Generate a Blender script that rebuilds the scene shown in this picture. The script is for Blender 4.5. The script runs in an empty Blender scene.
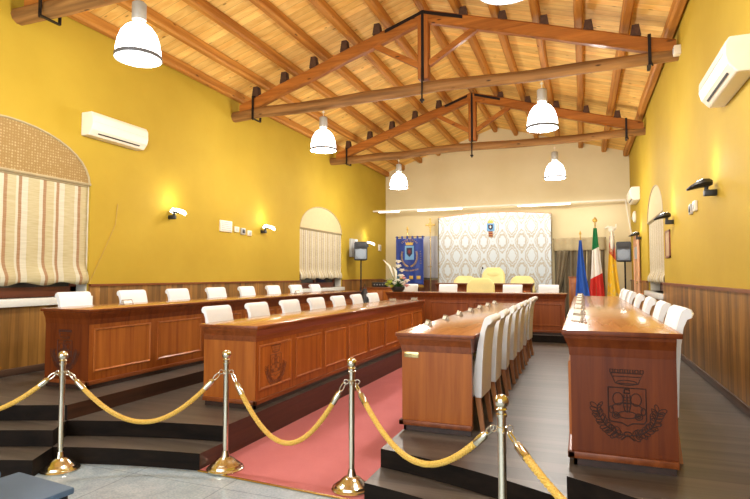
import bpy, bmesh, math, random
from mathutils import Vector, Matrix
random.seed(7)
PI = math.pi
COL = bpy.context.scene.collection
SC = bpy.context.scene

# ------------------------------------------------------------------ materials
def lin(r, g, b):
    f = lambda c: (c/255/12.92 if c/255 <= .04045 else ((c/255+.055)/1.055)**2.4)
    return (f(r), f(g), f(b), 1)

class NT:
    def __init__(s, name):
        s.m = bpy.data.materials.new(name); s.m.use_nodes = True
        s.t = s.m.node_tree; s.b = s.t.nodes['Principled BSDF']
    def n(s, typ, **kw):
        nd = s.t.nodes.new(typ)
        for k, v in kw.items():
            if k.startswith('i_'):
                key = k[2:]; key = int(key) if key.isdigit() else key.replace('_', ' ')
                nd.inputs[key].default_value = v
            else: setattr(nd, k, v)
        return nd
    def l(s, a, b): s.t.links.new(a, b)
    def math(s, op, a, b=None, c=None):
        nd = s.n('ShaderNodeMath', operation=op)
        for i, v in enumerate((a, b, c)):
            if v is None: continue
            if isinstance(v, (int, float)): nd.inputs[i].default_value = v
            else: s.l(v, nd.inputs[i])
        return nd.outputs[0]
    def ramp(s, fac, stops, interp='LINEAR'):
        nd = s.n('ShaderNodeValToRGB'); cr = nd.color_ramp; cr.interpolation = interp
        while len(cr.elements) < len(stops): cr.elements.new(.5)
        for e, (p, c) in zip(cr.elements, stops): e.position = p; e.color = c
        s.l(fac, nd.inputs[0]); return nd.outputs[0]
    def coord(s): return s.n('ShaderNodeTexCoord').outputs['Object']
    def mapping(s, vec, scale):
        nd = s.n('ShaderNodeMapping'); nd.inputs['Scale'].default_value = scale
        s.l(vec, nd.inputs[0]); return nd.outputs[0]
    def noise(s, vec, scale=5, detail=4, rough=.55, dist=0):
        nd = s.n('ShaderNodeTexNoise'); nd.inputs['Scale'].default_value = scale
        nd.inputs['Detail'].default_value = detail; nd.inputs['Roughness'].default_value = rough
        nd.inputs['Distortion'].default_value = dist
        if vec is not None: s.l(vec, nd.inputs['Vector'])
        return nd.outputs['Fac']
    def mix(s, fac, a, b, blend='MIX'):
        nd = s.n('ShaderNodeMix', data_type='RGBA', blend_type=blend)
        for i, v in ((0, fac), (6, a), (7, b)):
            if isinstance(v, (int, float)): nd.inputs[i].default_value = v
            elif isinstance(v, tuple): nd.inputs[i].default_value = v
            else: s.l(v, nd.inputs[i])
        return nd.outputs[2]
    def bump(s, h, st=.2, d=.01):
        nd = s.n('ShaderNodeBump'); nd.inputs['Strength'].default_value = st; nd.inputs['Distance'].default_value = d
        s.l(h, nd.inputs['Height']); s.l(nd.outputs[0], s.b.inputs['Normal'])
    def fin(s, col=None, rough=.5, metal=0, coat=0, spec=.5):
        if col is not None:
            if isinstance(col, tuple): s.b.inputs['Base Color'].default_value = col
            else: s.l(col, s.b.inputs['Base Color'])
        s.b.inputs['Roughness'].default_value = rough; s.b.inputs['Metallic'].default_value = metal
        s.b.inputs['Coat Weight'].default_value = coat; s.b.inputs['Coat Roughness'].default_value = .15
        s.b.inputs['Specular IOR Level'].default_value = spec
        return s.m

def plain(name, c, rough=.5, metal=0, var=.06, scale=12, bump=0, coat=0, spec=.5):
    t = NT(name); f = t.noise(t.coord(), scale, 4)
    a = tuple(x*(1-var) for x in c[:3])+(1,); b = tuple(min(1, x*(1+var)) for x in c[:3])+(1,)
    col = t.ramp(f, [(.3, a), (.7, b)])
    if bump: t.bump(t.noise(t.coord(), scale*6, 3), bump, .004)
    return t.fin(col, rough, metal, coat, spec)

def emit(name, c, strength):
    t = NT(name); t.b.inputs['Emission Color'].default_value = c
    t.b.inputs['Emission Strength'].default_value = strength
    return t.fin(c, .4)

def wood(name, dark, light, axis='Z', scale=1.0, plank=None, rough=.35, coat=.2, tone=.25, seam=.5, knots=False, spec=.5):
    """grain runs along axis; plank=(axis, width) adds boards with their own tone and seams"""
    t = NT(name); co = t.coord()
    sc = {'X': (1.2, 22, 22), 'Y': (22, 1.2, 22), 'Z': (22, 22, 1.2)}[axis]
    vec = co
    if plank:
        sep = t.n('ShaderNodeSeparateXYZ'); t.l(co, sep.inputs[0])
        q = t.math('DIVIDE', sep.outputs['XYZ'.index(plank[0])], plank[1])
        idx = t.math('FLOOR', q); fr = t.math('FRACT', q)
        wn = t.n('ShaderNodeTexWhiteNoise', noise_dimensions='1D'); t.l(idx, wn.inputs['W'])
        off = t.n('ShaderNodeCombineXYZ')
        for i in range(3): t.l(t.math('MULTIPLY', wn.outputs['Value'], 13.7), off.inputs[i])
        va = t.n('ShaderNodeVectorMath', operation='ADD'); t.l(co, va.inputs[0]); t.l(off.outputs[0], va.inputs[1]); vec = va.outputs[0]
    mp = t.mapping(vec, tuple(x*scale for x in sc))
    f = t.noise(mp, 1, 5, .6, .6)
    mid = tuple((a+b)/2 for a, b in zip(dark, light))
    col = t.ramp(f, [(.28, dark), (.5, mid), (.72, light)])
    if knots:
        vo = t.n('ShaderNodeTexVoronoi'); vo.inputs['Scale'].default_value = 1
        t.l(t.mapping(vec, {'X': (2.2, 7, 7), 'Y': (7, 2.2, 7), 'Z': (7, 7, 2.2)}[axis]), vo.inputs['Vector'])
        k = t.ramp(vo.outputs['Distance'], [(.06, (1, 1, 1, 1)), (.12, (0, 0, 0, 1))])
        col = t.mix(k, col, tuple(x*.45 for x in dark[:3])+(1,))
    if plank:
        tv = t.math('MULTIPLY_ADD', wn.outputs['Value'], 2*tone, 1-tone)
        cm = t.n('ShaderNodeCombineColor')
        for i in range(3): t.l(tv, cm.inputs[i])
        col = t.mix(1.0, col, cm.outputs[0], 'MULTIPLY')
        e = t.math('MINIMUM', fr, t.math('SUBTRACT', 1, fr))
        sm = t.ramp(e, [(.0, (1, 1, 1, 1)), (.035, (0, 0, 0, 1))])
        col = t.mix(t.math('MULTIPLY', sm, seam), col, tuple(x*.2 for x in dark[:3])+(1,))
    t.bump(f, .08, .003)
    return t.fin(col, rough, 0, coat, spec)

M = {}
def mats():
    # walls
    t = NT('yellow_plaster'); co = t.coord()
    f = t.noise(co, .9, 5, .6); g = t.noise(co, 40, 3)
    t.bump(g, .12, .004)
    M['yellow'] = t.fin(t.ramp(f, [(.3, lin(176, 147, 42)), (.7, lin(186, 157, 50))]), .75, spec=.25)
    t = NT('cream_plaster'); co = t.coord(); t.bump(t.noise(co, 40, 3), .1, .004)
    M['cream'] = t.fin(t.ramp(t.noise(co, .8, 4), [(.3, lin(214, 198, 154)), (.7, lin(222, 207, 166))]), .8, spec=.2)
    M['white_plaster'] = plain('white_plaster', lin(225, 220, 205), .7)
    M['cherry'] = wood('cherry_wood', lin(124, 60, 16), lin(162, 92, 32), 'Z', .8, rough=.4, coat=.06, spec=.3)
    M['cherry_h'] = wood('cherry_moulding', lin(104, 50, 20), lin(140, 76, 34), 'Y', .8, rough=.36, coat=.1, spec=.35)
    M['panelwood'] = wood('cherry_panel', lin(138, 70, 20), lin(178, 106, 40), 'Z', .7, rough=.4, coat=.06, spec=.3)
    M['darkcherry'] = wood('dark_cherry', lin(84, 34, 8), lin(116, 55, 16), 'Z', .8, rough=.42, coat=.03, spec=.25)
    M['midcherry'] = wood('mid_cherry', lin(104, 48, 14), lin(140, 75, 28), 'Z', .8, rough=.42, coat=.03, spec=.25)
    M['desktop'] = wood('desk_top_wood', lin(146, 92, 48), lin(184, 128, 74), 'Y', .6, rough=.22, coat=.5)
    M['plinth'] = wood('plinth_dark', lin(40, 24, 18), lin(62, 38, 26), 'Y', .8, rough=.45)
    M['side_board'] = wood('platform_side', lin(44, 26, 17), lin(74, 44, 28), 'Y', .8, rough=.4)
    M['platform'] = wood('platform_laminate', lin(50, 43, 36), lin(96, 87, 77), 'X', .35, plank=('Y', .19), rough=.42, coat=0, spec=.75, tone=.18, seam=.6)
    M['riser'] = wood('riser_dark', lin(14, 11, 9), lin(34, 26, 20), 'X', .5, rough=.6, coat=0, spec=.12)
    M['wainscot_l'] = wood('wainscot_panelling', lin(102, 66, 22), lin(166, 118, 52), 'Z', .5, plank=('Y', .12), rough=.45, coat=.05, tone=.36, seam=.5)
    M['wainscot_b'] = wood('wainscot_back', lin(84, 46, 22), lin(124, 74, 38), 'Z', .5, plank=('X', .17), rough=.4, tone=.2)
    M['skirting'] = wood('skirting_dark', lin(60, 40, 28), lin(96, 68, 48), 'Y', .8, rough=.5)
    M['boards'] = wood('pine_boards', lin(222, 166, 78), lin(250, 212, 126), 'X', .35, plank=('Y', .15), rough=.6, coat=0, tone=.14, seam=.65, knots=True, spec=.2)
    M['purlin'] = wood('purlin_timber', lin(150, 92, 34), lin(206, 146, 66), 'Y', .5, rough=.6, coat=0, knots=True, spec=.2)
    M['beam'] = wood('beam_timber', lin(136, 78, 28), lin(196, 126, 54), 'X', .5, rough=.55, coat=.05, knots=True, spec=.25)
    M['beam_old'] = wood('tie_beam_timber', lin(98, 66, 36), lin(172, 126, 72), 'X', .5, rough=.6, coat=0, knots=True, spec=.2)
    M['post'] = wood('king_post_timber', lin(132, 76, 30), lin(184, 116, 54), 'Z', .5, rough=.55, coat=0, spec=.2)
    M['iron'] = plain('wrought_iron', lin(38, 34, 34), .5, .6)
    M['chock'] = wood('wedge_timber', lin(58, 38, 28), lin(98, 66, 44), 'Y', .8, rough=.7, coat=0)
    # floor
    t = NT('grey_stone_tiles'); co = t.coord()
    f = t.noise(co, 3, 6, .65, 1.2); f2 = t.noise(co, 60, 2)
    col = t.ramp(f, [(.3, lin(146, 168, 186)), (.7, lin(194, 212, 226))])
    col = t.mix(.25, col, t.ramp(f2, [(.35, lin(112, 126, 136)), (.65, lin(200, 210, 216))]))
    br = t.n('ShaderNodeTexBrick', offset=0.0); br.inputs['Scale'].default_value = 1; br.inputs['Mortar Size'].default_value = .004
    br.inputs['Brick Width'].default_value = .8; br.inputs['Row Height'].default_value = .8
    br.inputs['Color1'].default_value = (1, 1, 1, 1); br.inputs['Color2'].default_value = (1, 1, 1, 1); br.inputs['Mortar'].default_value = (.62, .62, .62, 1)
    t.l(co, br.inputs['Vector']); col = t.mix(1.0, col, br.outputs['Color'], 'MULTIPLY')
    M['stone'] = t.fin(col, .22, 0, .2)
    t = NT('red_carpet_pile'); co = t.coord(); n1 = t.noise(co, 260, 2); n2 = t.noise(co, 2.2, 4)
    col = t.mix(.35, t.ramp(n1, [(.35, lin(168, 94, 98)), (.65, lin(206, 130, 132))]), t.ramp(n2, [(.3, lin(182, 106, 102)), (.7, lin(204, 126, 122))]))
    t.bump(n1, .3, .004); M['carpet'] = t.fin(col, .95, spec=.1)
    # metals and others
    M['brass'] = plain('polished_brass', lin(214, 210, 192), .18, 1, var=.03)
    M['brassd'] = plain('brass_dark', lin(204, 184, 128), .22, 1, var=.04)
    t = NT('gold_rope'); co = t.coord(); n1 = t.noise(co, 160, 3)
    t.bump(n1, .3, .003); M['rope'] = t.fin(t.ramp(n1, [(.35, lin(196, 152, 52)), (.65, lin(236, 200, 100))]), .55)
    M['slip'] = plain('white_slipcover', lin(236, 240, 243), .8, var=.02, scale=8, bump=.1, spec=.2)
    M['legtan'] = wood('chair_leg_beech', lin(150, 94, 50), lin(196, 134, 82), 'Z', 1)
    M['legdark'] = wood('chair_leg_dark', lin(58, 28, 20), lin(90, 48, 32), 'Z', 1)
    M['leather'] = plain('pale_yellow_leather', lin(224, 212, 142), .45, var=.05, scale=6, bump=.15)
    M['black'] = plain('black_plastic', lin(26, 26, 28), .45)
    M['dkgrey'] = plain('speaker_grille', lin(124, 132, 140), .6, var=.12, scale=150)
    M['speakercone'] = plain('speaker_cone', lin(136, 146, 156), .5, var=.08, scale=60)
    M['whiteplastic'] = plain('white_plastic', lin(236, 228, 208), .4, var=.02)
    M['greyplastic'] = plain('grey_plastic', lin(176, 178, 176), .4)
    M['slot'] = plain('vent_slot', lin(40, 38, 36), .6)
    M['bell'] = emit('glowing_bell', (1, .98, .96, 1), 5)
    M['diff'] = emit('lamp_opening', (1, .98, .95, 1), 10)
    M['gear'] = plain('lamp_gear_grey', lin(160, 156, 146), .5, .2)
    M['ring'] = plain('lamp_ring', lin(104, 106, 110), .5, .2)
    M['sconceglow'] = emit('sconce_glass', (1, .96, .85, 1), 5)
    M['tube'] = emit('fluorescent_tube', (1, .98, .93, 1), 2.5)
    M['bluepanel'] = plain('blue_seat', lin(74, 102, 134), .55, var=.05, scale=8, bump=.1)
    M['blackmetal'] = plain('black_metal', lin(24, 26, 32), .4, .5)
    M['carve'] = plain('carved_line', lin(46, 18, 8), .7)
    M['carve_soft'] = plain('carved_line_soft', lin(108, 54, 20), .6)
    M['carve_dim'] = plain('carved_line_dim', lin(64, 26, 9), .6)
    M['frame_red'] = wood('window_frame', lin(104, 48, 26), lin(146, 76, 42), 'Y', .8)
    M['sill'] = plain('marble_sill', lin(222, 224, 218), .3, var=.03)
    M['greycab'] = plain('grey_panel', lin(176, 174, 176), .5, var=.03, scale=3)
    M['paper'] = plain('white_card', lin(240, 238, 228), .6, var=.02)
    t = NT('clear_acrylic'); t.b.inputs['Transmission Weight'].default_value = .85; M['acrylic'] = t.fin(lin(244, 242, 236), .15)
    M['gold'] = plain('gold_embroidery', lin(206, 168, 78), .45, .3, scale=60, var=.15)
    M['lightblue'] = plain('pale_blue_field', lin(110, 160, 200), .7)
    M['navy'] = plain('dark_shield', lin(40, 36, 60), .7)
    M['maroon'] = plain('maroon_charge', lin(120, 34, 40), .7)
    t = NT('blue_velvet'); co = t.coord(); n1 = t.noise(t.mapping(co, (5, 5, 1)), 2, 3)
    M['velvet'] = t.fin(t.ramp(n1, [(.3, lin(14, 34, 104)), (.7, lin(28, 62, 148))]), .6)
    M['euflag'] = plain('blue_flag_cloth', lin(34, 84, 172), .7, var=.1, scale=4)
    # italian flag, bands slant with the drape (local x across, z up)
    t = NT('tricolour_cloth'); sep = t.n('ShaderNodeSeparateXYZ'); t.l(t.coord(), sep.inputs[0])
    v = t.math('ADD', sep.outputs[2], t.math('MULTIPLY', sep.outputs[0], -.55))
    col = t.ramp(t.math('DIVIDE', v, 3.0), [(0, lin(206, 44, 36)), (.36, lin(240, 236, 226)), (.60, lin(24, 124, 70))], 'CONSTANT')
    M['tricolour'] = t.fin(col, .7)
    t = NT('yellow_red_cloth'); sep = t.n('ShaderNodeSeparateXYZ'); t.l(t.coord(), sep.inputs[0])
    v = t.math('ADD', sep.outputs[2], t.math('MULTIPLY', sep.outputs[0], 1.3))
    col = t.ramp(t.math('DIVIDE', v, 3.0), [(0, lin(232, 188, 44)), (.53, lin(196, 84, 48)), (.62, lin(150, 90, 110))], 'CONSTANT')
    nz = t.noise(t.coord(), 9, 3); col = t.mix(t.ramp(nz, [(.56, (0, 0, 0, 1)), (.62, (.6, .6, .6, 1))]), col, lin(214, 196, 150))
    M['sicily'] = t.fin(col, .7)
    M['drape'] = plain('olive_drape', lin(118, 106, 82), .85, var=.12, scale=3)
    M['valance'] = plain('beige_valance', lin(176, 160, 122), .85, var=.06)
    # striped blind (stripes along local Y), fine random streaks vary with Z
    def stripes(name, base, mid, strong, per):
        t = NT(name); sep = t.n('ShaderNodeSeparateXYZ'); co = t.coord(); t.l(co, sep.inputs[0])
        fr = t.math('FRACT', t.math('DIVIDE', sep.outputs[1], per))
        col = t.ramp(fr, [(0, strong), (.085, mid), (.30, base), (.36, strong), (.445, base), (.60, mid), (.90, base)], 'CONSTANT')
        w = t.noise(t.mapping(co, (1, 6, 90)), 1, 2); col = t.mix(.12, col, t.ramp(w, [(.3, lin(120, 100, 70)), (.7, lin(255, 250, 235))]))
        M[name] = t.fin(col, .8, spec=.2)
    stripes('blind_stripes', lin(202, 198, 174), lin(186, 174, 130), lin(154, 114, 72), .47)
    stripes('blind_stripes_faint', lin(206, 200, 178), lin(188, 174, 138), lin(136, 114, 84), .31)
    t = NT('woven_lattice'); co = t.coord()
    vo = t.n('ShaderNodeTexVoronoi'); vo.inputs['Scale'].default_value = 30; vo.inputs['Randomness'].default_value = .15; t.l(co, vo.inputs['Vector'])
    col = t.ramp(vo.outputs['Distance'], [(.25, lin(206, 188, 142)), (.55, lin(150, 122, 74))]); t.bump(vo.outputs['Distance'], .5, .01)
    M['lattice'] = t.fin(col, .8, spec=.2)
    M['lunette'] = plain('lunette_panel', lin(206, 184, 138), .7, var=.03)
    M['pinkdoor'] = wood('pale_door', lin(196, 142, 104), lin(216, 168, 128), 'Z', .6, rough=.5)
    # damask: ogee lattice with leafy motifs
    t = NT('silver_damask'); sep = t.n('ShaderNodeSeparateXYZ'); co = t.coord(); t.l(co, sep.inputs[0])
    ds = t.noise(co, 7, 3); dv = t.math('MULTIPLY', t.math('SUBTRACT', ds, .5), .22)
    u = t.math('ADD', t.math('DIVIDE', sep.outputs[0], .27), dv); v = t.math('ADD', t.math('DIVIDE', sep.outputs[2], .42), dv)
    cu = lambda k, x: t.math('COSINE', t.math('MULTIPLY', x, PI*k))
    F = t.math('ABSOLUTE', t.math('ADD', cu(1, u), t.math('MULTIPLY', cu(1, v), .85)))
    F = t.math('ADD', F, t.math('MULTIPLY', t.math('MULTIPLY', cu(5, u), cu(4, v)), .16))
    K = (0, 0, 0, 1); W = (1, 1, 1, 1)
    m_ = t.ramp(t.math('DIVIDE', F, 2.0), [(.0, W), (.13, W), (.155, K), (.30, K), (.325, W), (.40, W), (.425, K), (.60, K), (.63, W)])
    col = t.mix(m_, lin(174, 168, 152), lin(194, 203, 206))
    M['damask'] = t.fin(col, .45, .15)
    M['leaf'] = plain('plant_leaf', lin(54, 104, 44), .5, var=.2)
    M['petal'] = plain('white_petal', lin(240, 238, 226), .6)
    M['limepetal'] = plain('lime_petal', lin(196, 206, 74), .6, var=.12, scale=40)
    M['pinkpetal'] = plain('pink_petal', lin(228, 168, 168), .6)
    M['steel'] = plain('steel', lin(190, 190, 190), .3, .9)
    M['picture'] = plain('picture_print', lin(176, 150, 112), .5, var=.25, scale=9)
    M['cable'] = plain('painted_cable', lin(184, 150, 60), .6)
    t = NT('window_glass'); M['glass'] = t.fin(lin(70, 70, 66), .08)
mats()

# ------------------------------------------------------------------ mesh builder
class MB:
    def __init__(s): s.bm = bmesh.new()
    def _faces(s, vs, fs):
        bv = [s.bm.verts.new(v) for v in vs]
        out = []
        for f in fs:
            try: out.append(s.bm.faces.new([bv[i] for i in f]))
            except ValueError: pass
        return bv, out
    def box(s, x0, x1, y0, y1, z0, z1, bev=0, seg=2, mtx=None):
        x0, x1 = min(x0, x1), max(x0, x1); y0, y1 = min(y0, y1), max(y0, y1); z0, z1 = min(z0, z1), max(z0, z1)
        vs = [Vector(p) for p in ((x0,y0,z0),(x1,y0,z0),(x1,y1,z0),(x0,y1,z0),(x0,y0,z1),(x1,y0,z1),(x1,y1,z1),(x0,y1,z1))]
        if mtx: vs = [mtx @ v for v in vs]
        bv, f = s._faces(vs, [(0,3,2,1),(4,5,6,7),(0,1,5,4),(1,2,6,5),(2,3,7,6),(3,0,4,7)])
        if bev:
            ed = list({e for q in f for e in q.edges})
            bmesh.ops.bevel(s.bm, geom=ed, offset=bev, segments=seg, affect='EDGES', profile=.5, clamp_overlap=True)
        return s
    def loft(s, rings, cap=True, closed=True):
        n = len(rings[0]); vs = [p for r in rings for p in r]; fs = []
        for i in range(len(rings)-1):
            for j in range(n if closed else n-1):
                k = (j+1) % n; fs.append((i*n+j, i*n+k, (i+1)*n+k, (i+1)*n+j))
        if cap: fs += [tuple(range(n))[::-1], tuple((len(rings)-1)*n+j for j in range(n))]
        s._faces(vs, fs); return s
    def frust(s, lv):   # levels of (x0,x1,y0,y1,z)
        return s.loft([[(a,c,z),(b,c,z),(b,d,z),(a,d,z)] for a, b, c, d, z in lv])
    def tube(s, pts, r, n=8, cap=True, sq=1.0):
        pts = [Vector(p) for p in pts]; rings = []; up = None
        for i, p in enumerate(pts):
            d = (pts[min(i+1, len(pts)-1)]-pts[max(i-1, 0)]).normalized()
            if up is None: up = Vector((0,0,1)) if abs(d.z) < .9 else Vector((1,0,0))
            a = d.cross(up)
            if a.length < 1e-5: a = d.orthogonal()
            a.normalize(); b = a.cross(d).normalized(); up = b
            rr = r[i] if isinstance(r, (list, tuple)) else r
            rings.append([p+a*(rr*math.cos(2*PI*k/n))+b*(rr*sq*math.sin(2*PI*k/n)) for k in range(n)])
        return s.loft(rings, cap)
    def lathe(s, prof, n=24, c=(0,0,0), mtx=None, cap=True):
        rings = []
        for r, z in prof:
            ring = [Vector((r*math.cos(2*PI*k/n), r*math.sin(2*PI*k/n), z)) for k in range(n)]
            if mtx: ring = [mtx @ p for p in ring]
            rings.append([p+Vector(c) for p in ring])
        return s.loft(rings, cap)
    def ball(s, c, r, n=12, sx=1, sy=1, sz=1, mtx=None):
        prof = [(max(1e-4, math.sin(PI*i/n)), -math.cos(PI*i/n)) for i in range(n+1)]
        rings = []
        for a, z in prof:
            ring = [Vector((r*sx*a*math.cos(2*PI*k/(2*n)), r*sy*a*math.sin(2*PI*k/(2*n)), r*sz*z)) for k in range(2*n)]
            if mtx: ring = [mtx @ p for p in ring]
            rings.append([p+Vector(c) for p in ring])
        return s.loft(rings)
    def prism(s, poly, d0, d1, frame=None):
        """poly of (u,v); frame maps (u,v,w) -> point; w from d0 to d1"""
        fr = frame or (lambda u, v, w: (u, v, w))
        return s.loft([[fr(u, v, d0) for u, v in poly], [fr(u, v, d1) for u, v in poly]])
    def sheet(s, nx, ny, fn):
        vs = [fn(i/nx, j/ny) for j in range(ny+1) for i in range(nx+1)]
        fs = [(j*(nx+1)+i, j*(nx+1)+i+1, (j+1)*(nx+1)+i+1, (j+1)*(nx+1)+i) for j in range(ny) for i in range(nx)]
        s._faces(vs, fs); return s
    def build(s, name, mat, parent=None, smooth=True, ang=40, loc=None):
        bm = s.bm
        bmesh.ops.recalc_face_normals(bm, faces=bm.faces[:])
        me = bpy.data.meshes.new(name); bm.to_mesh(me); bm.free()
        if smooth:
            me.shade_smooth(); me.set_sharp_from_angle(angle=math.radians(ang))
        for m in (mat if isinstance(mat, (list, tuple)) else [mat]): me.materials.append(m)
        o = bpy.data.objects.new(name, me); COL.objects.link(o)
        if parent: o.parent = parent
        if loc: o.location = loc
        return o

def tag(o, label=None, cat=None, group=None, kind=None):
    if label: o['label'] = label
    if cat: o['category'] = cat
    if group: o['group'] = group
    if kind: o['kind'] = kind
    return o
def thing(name, label, cat, loc=(0,0,0), rotz=0, group=None):
    o = bpy.data.objects.new(name, None); COL.objects.link(o); o.empty_display_size = .1
    o.location = loc; o.rotation_euler = (0,0,rotz)
    return tag(o, label, cat, group)
def struct(name, mb, mat, label=None, parent=None, **k):
    o = mb.build(name, mat, parent, **k)
    if not parent: o['kind'] = 'structure'
    return o
def dup(root, loc, rotz=0, label=None, group=None):
    def cp(o, par):
        c = o.copy(); COL.objects.link(c)
        if par: c.parent = par
        for ch in list(o.children): cp(ch, c)
        return c
    r = cp(root, None); r.location = loc; r.rotation_euler = (0,0,rotz)
    if label: r['label'] = label
    if group: r['group'] = group
    return r
ORD = ['first','second','third','fourth','fifth','sixth','seventh','eighth','ninth','tenth','eleventh','twelfth','thirteenth']

# ------------------------------------------------------------------ room
XL, XR, YB, Y0 = -5.95, 1.24, 16.1, -2.5
XC = (XL+XR)/2
HALF = (XR-XL)/2
def purlin_bottom(x): return 4.70+(HALF-abs(x-XC))*.305
PH = .15
def roof(x): return purlin_bottom(x)+PH

struct('floor', MB().box(XL-.3, XR+.3, Y0, YB+.4, -.12, 0), M['stone'])

# side walls with arched openings: windows (yc, half width, sill z, spring z, rise)
def side_wall(name, x, wins, out):
    mb = MB(); top = 4.86; t = .3*out
    ys = [Y0]
    for yc, hw, zs, zp, rise in wins: ys += [yc-hw, yc+hw]
    ys.append(YB+.4)
    for i in range(0, len(ys), 2): mb.box(x, x+t, ys[i], ys[i+1], 0, top)
    for yc, hw, zs, zp, rise in wins:
        mb.box(x, x+t, yc-hw, yc+hw, 0, zs)
        n = 20; arc = [(yc+hw*math.cos(PI-PI*k/n), zp+rise*math.sin(PI*k/n)) for k in range(n+1)]
        for k in range(n):
            a, b = arc[k], arc[k+1]
            mb.prism([(a[0], a[1]), (b[0], b[1]), (b[0], top), (a[0], top)], 0, t, lambda u, v, w: (x+w, u, v))
    o = struct(name, mb, M['yellow'], smooth=False); return o
WL = [(4.02, 1.10, 1.24, 2.68, .60), (11.80, 1.14, 1.20, 2.60, .58)]
WR = [(10.87, 1.12, 1.20, 2.55, .58)]
side_wall('wall_left', XL, WL, -1)
side_wall('wall_right', XR, WR + [], 1)
mb = MB(); mb.prism([(XL-.3, 0), (XR+.3, 0), (XR+.3, roof(XR)), (XC, roof(XC)), (XL-.3, roof(XL))], YB, YB+.25, lambda u, v, w: (u, w-.07*(u-XC), v))
struct('wall_back', mb, M['cream'], smooth=False)
# ceiling boards, both slopes
mb = MB()
for s in (-1, 1):
    e = HALF+.35
    mb.prism([(XC, roof(XC)), (XC+s*e, roof(XC)-e*.305), (XC+s*e, roof(XC)-e*.305+.05), (XC, roof(XC)+.05)], Y0, YB+.45, lambda u, v, w: (u, w, v))
struct('ceiling', mb, M['boards'], smooth=False)

# wainscot and skirting
def wains(name, x, wins, side):
    mb = MB(); s = -side; t = .025*s; cap = MB(); h = 1.36
    ys = [Y0]
    for yc, hw, zs, zp, r in wins: ys += [yc-hw, yc+hw]
    ys.append(YB)
    for i in range(0, len(ys), 2):
        mb.box(x, x+t, ys[i], ys[i+1], 0, h); cap.box(x, x+t*1.8, ys[i], ys[i+1], h, h+.03)
    for yc, hw, zs, zp, r in wins: mb.box(x, x+t, yc-hw, yc+hw, 0, zs-.09)
    struct('trim_%s' % name[0], mb, M['wainscot_l'], smooth=False)
    struct('trim_%s' % name[1], cap, M['cherry_h'], smooth=False)
wains(('1', '2'), XL, WL, -1); wains(('3', '4'), XR, WR, 1)
struct('trim_5', MB().box(XL+.03, XR-.03, YB-.025, YB, 0, 1.36), M['wainscot_b'], smooth=False)
struct('baseboard_left', MB().box(XL+.025, XL+.045, 2.4, YB, .39, .47, .005), M['skirting'])
struct('baseboard_right', MB().box(XR-.045, XR-.025, 2.2, YB, .39, .47, .005), M['skirting'])

# stepped platforms
def arcL(x): return 3.777-.09*(x+2.05)**2
def arcR(x): return 3.716-.135*(x+2.05)**2
def arcpts(f, a, b, off, n=12): return [(a+(b-a)*k/n, f(a+(b-a)*k/n)-off) for k in range(n+1)]
YD = 10.45
def platform(i, poly, z, z0=0):
    mb = MB(); mb.prism(poly, z0, z)
    for f in mb.bm.faces:
        f.normal_update()
    o = mb.build('floor_platform', [M['platform'], M['riser'], M['side_board']], smooth=False)
    for p in o.data.polygons:
        nz = abs(p.normal.z)
        p.material_index = 0 if nz > .5 else (2 if abs(p.normal.x) > .95 else 1)
    o['kind'] = 'structure'; o.name = 'floor_%d' % i
    return o
d1, d2 = .31, .64
platform(2, arcpts(arcL, XL, -3.83, d2)+[(-3.98, arcL(-3.98)-d1)]+arcpts(arcL, XL, -3.98, d1)[::-1][1:], .13)
platform(3, arcpts(arcL, XL, -3.98, d1)+[(-4.14, arcL(-4.14))]+arcpts(arcL, XL, -4.14, 0)[::-1][1:], .26)
platform(4, arcpts(arcL, XL, -4.14, 0)+[(-4.17, YD), (XL, YD)], .39)
platform(5, arcpts(arcL, -3.98, -2.77, d1)+arcpts(arcL, -4.14, -2.77, 0)[::-1], .13)
platform(6, arcpts(arcL, -4.14, -2.77, 0)+[(-2.77, YD), (-4.17, YD)], .26)
platform(7, arcpts(arcR, -1.37, -.26, d1)+arcpts(arcR, -1.37, -.1, 0)[::-1], .13)
platform(8, arcpts(arcR, -1.37, -.1, 0)+[(-.1, YD), (-1.37, YD)], .26)
platform(9, arcpts(arcR, -.42, XR, d2)+arcpts(arcR, -.26, XR, d1)[::-1], .13)
platform(10, arcpts(arcR, -.26, XR, d1)+arcpts(arcR, -.1, XR, 0)[::-1], .26)
platform(11, arcpts(arcR, -.1, XR, 0)+[(XR, YD), (-.1, YD)], .39)
platform(12, [(XL, YD), (XR, YD), (XR, YB+.2), (XL, YB+.2)], .39)
platform(13, [(-3.95, 12.75), (-.7, 12.75), (-.7, 15.6), (-3.95, 15.6)], .52, .39)

c0 = arcL(-2.77)-d1
mb = MB(); mb.prism([(-2.77, c0), (-1.37, arcR(-1.37)-d1), (-1.37, YD), (-2.77, YD)], 0, .008)
tag(mb.build('aisle_carpet', M['carpet'], smooth=False), 'dusty red carpet runner down the aisle between two wooden platforms', 'carpet')
tag(MB().tube([(-2.77, c0-.012, .006), (-1.37, arcR(-1.37)-d1-.012, .006)], .012, 6, sq=.5).build('carpet_edging', M['brassd']), 'thin brass edging strip along the front end of the red carpet', 'edging strip')

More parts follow.
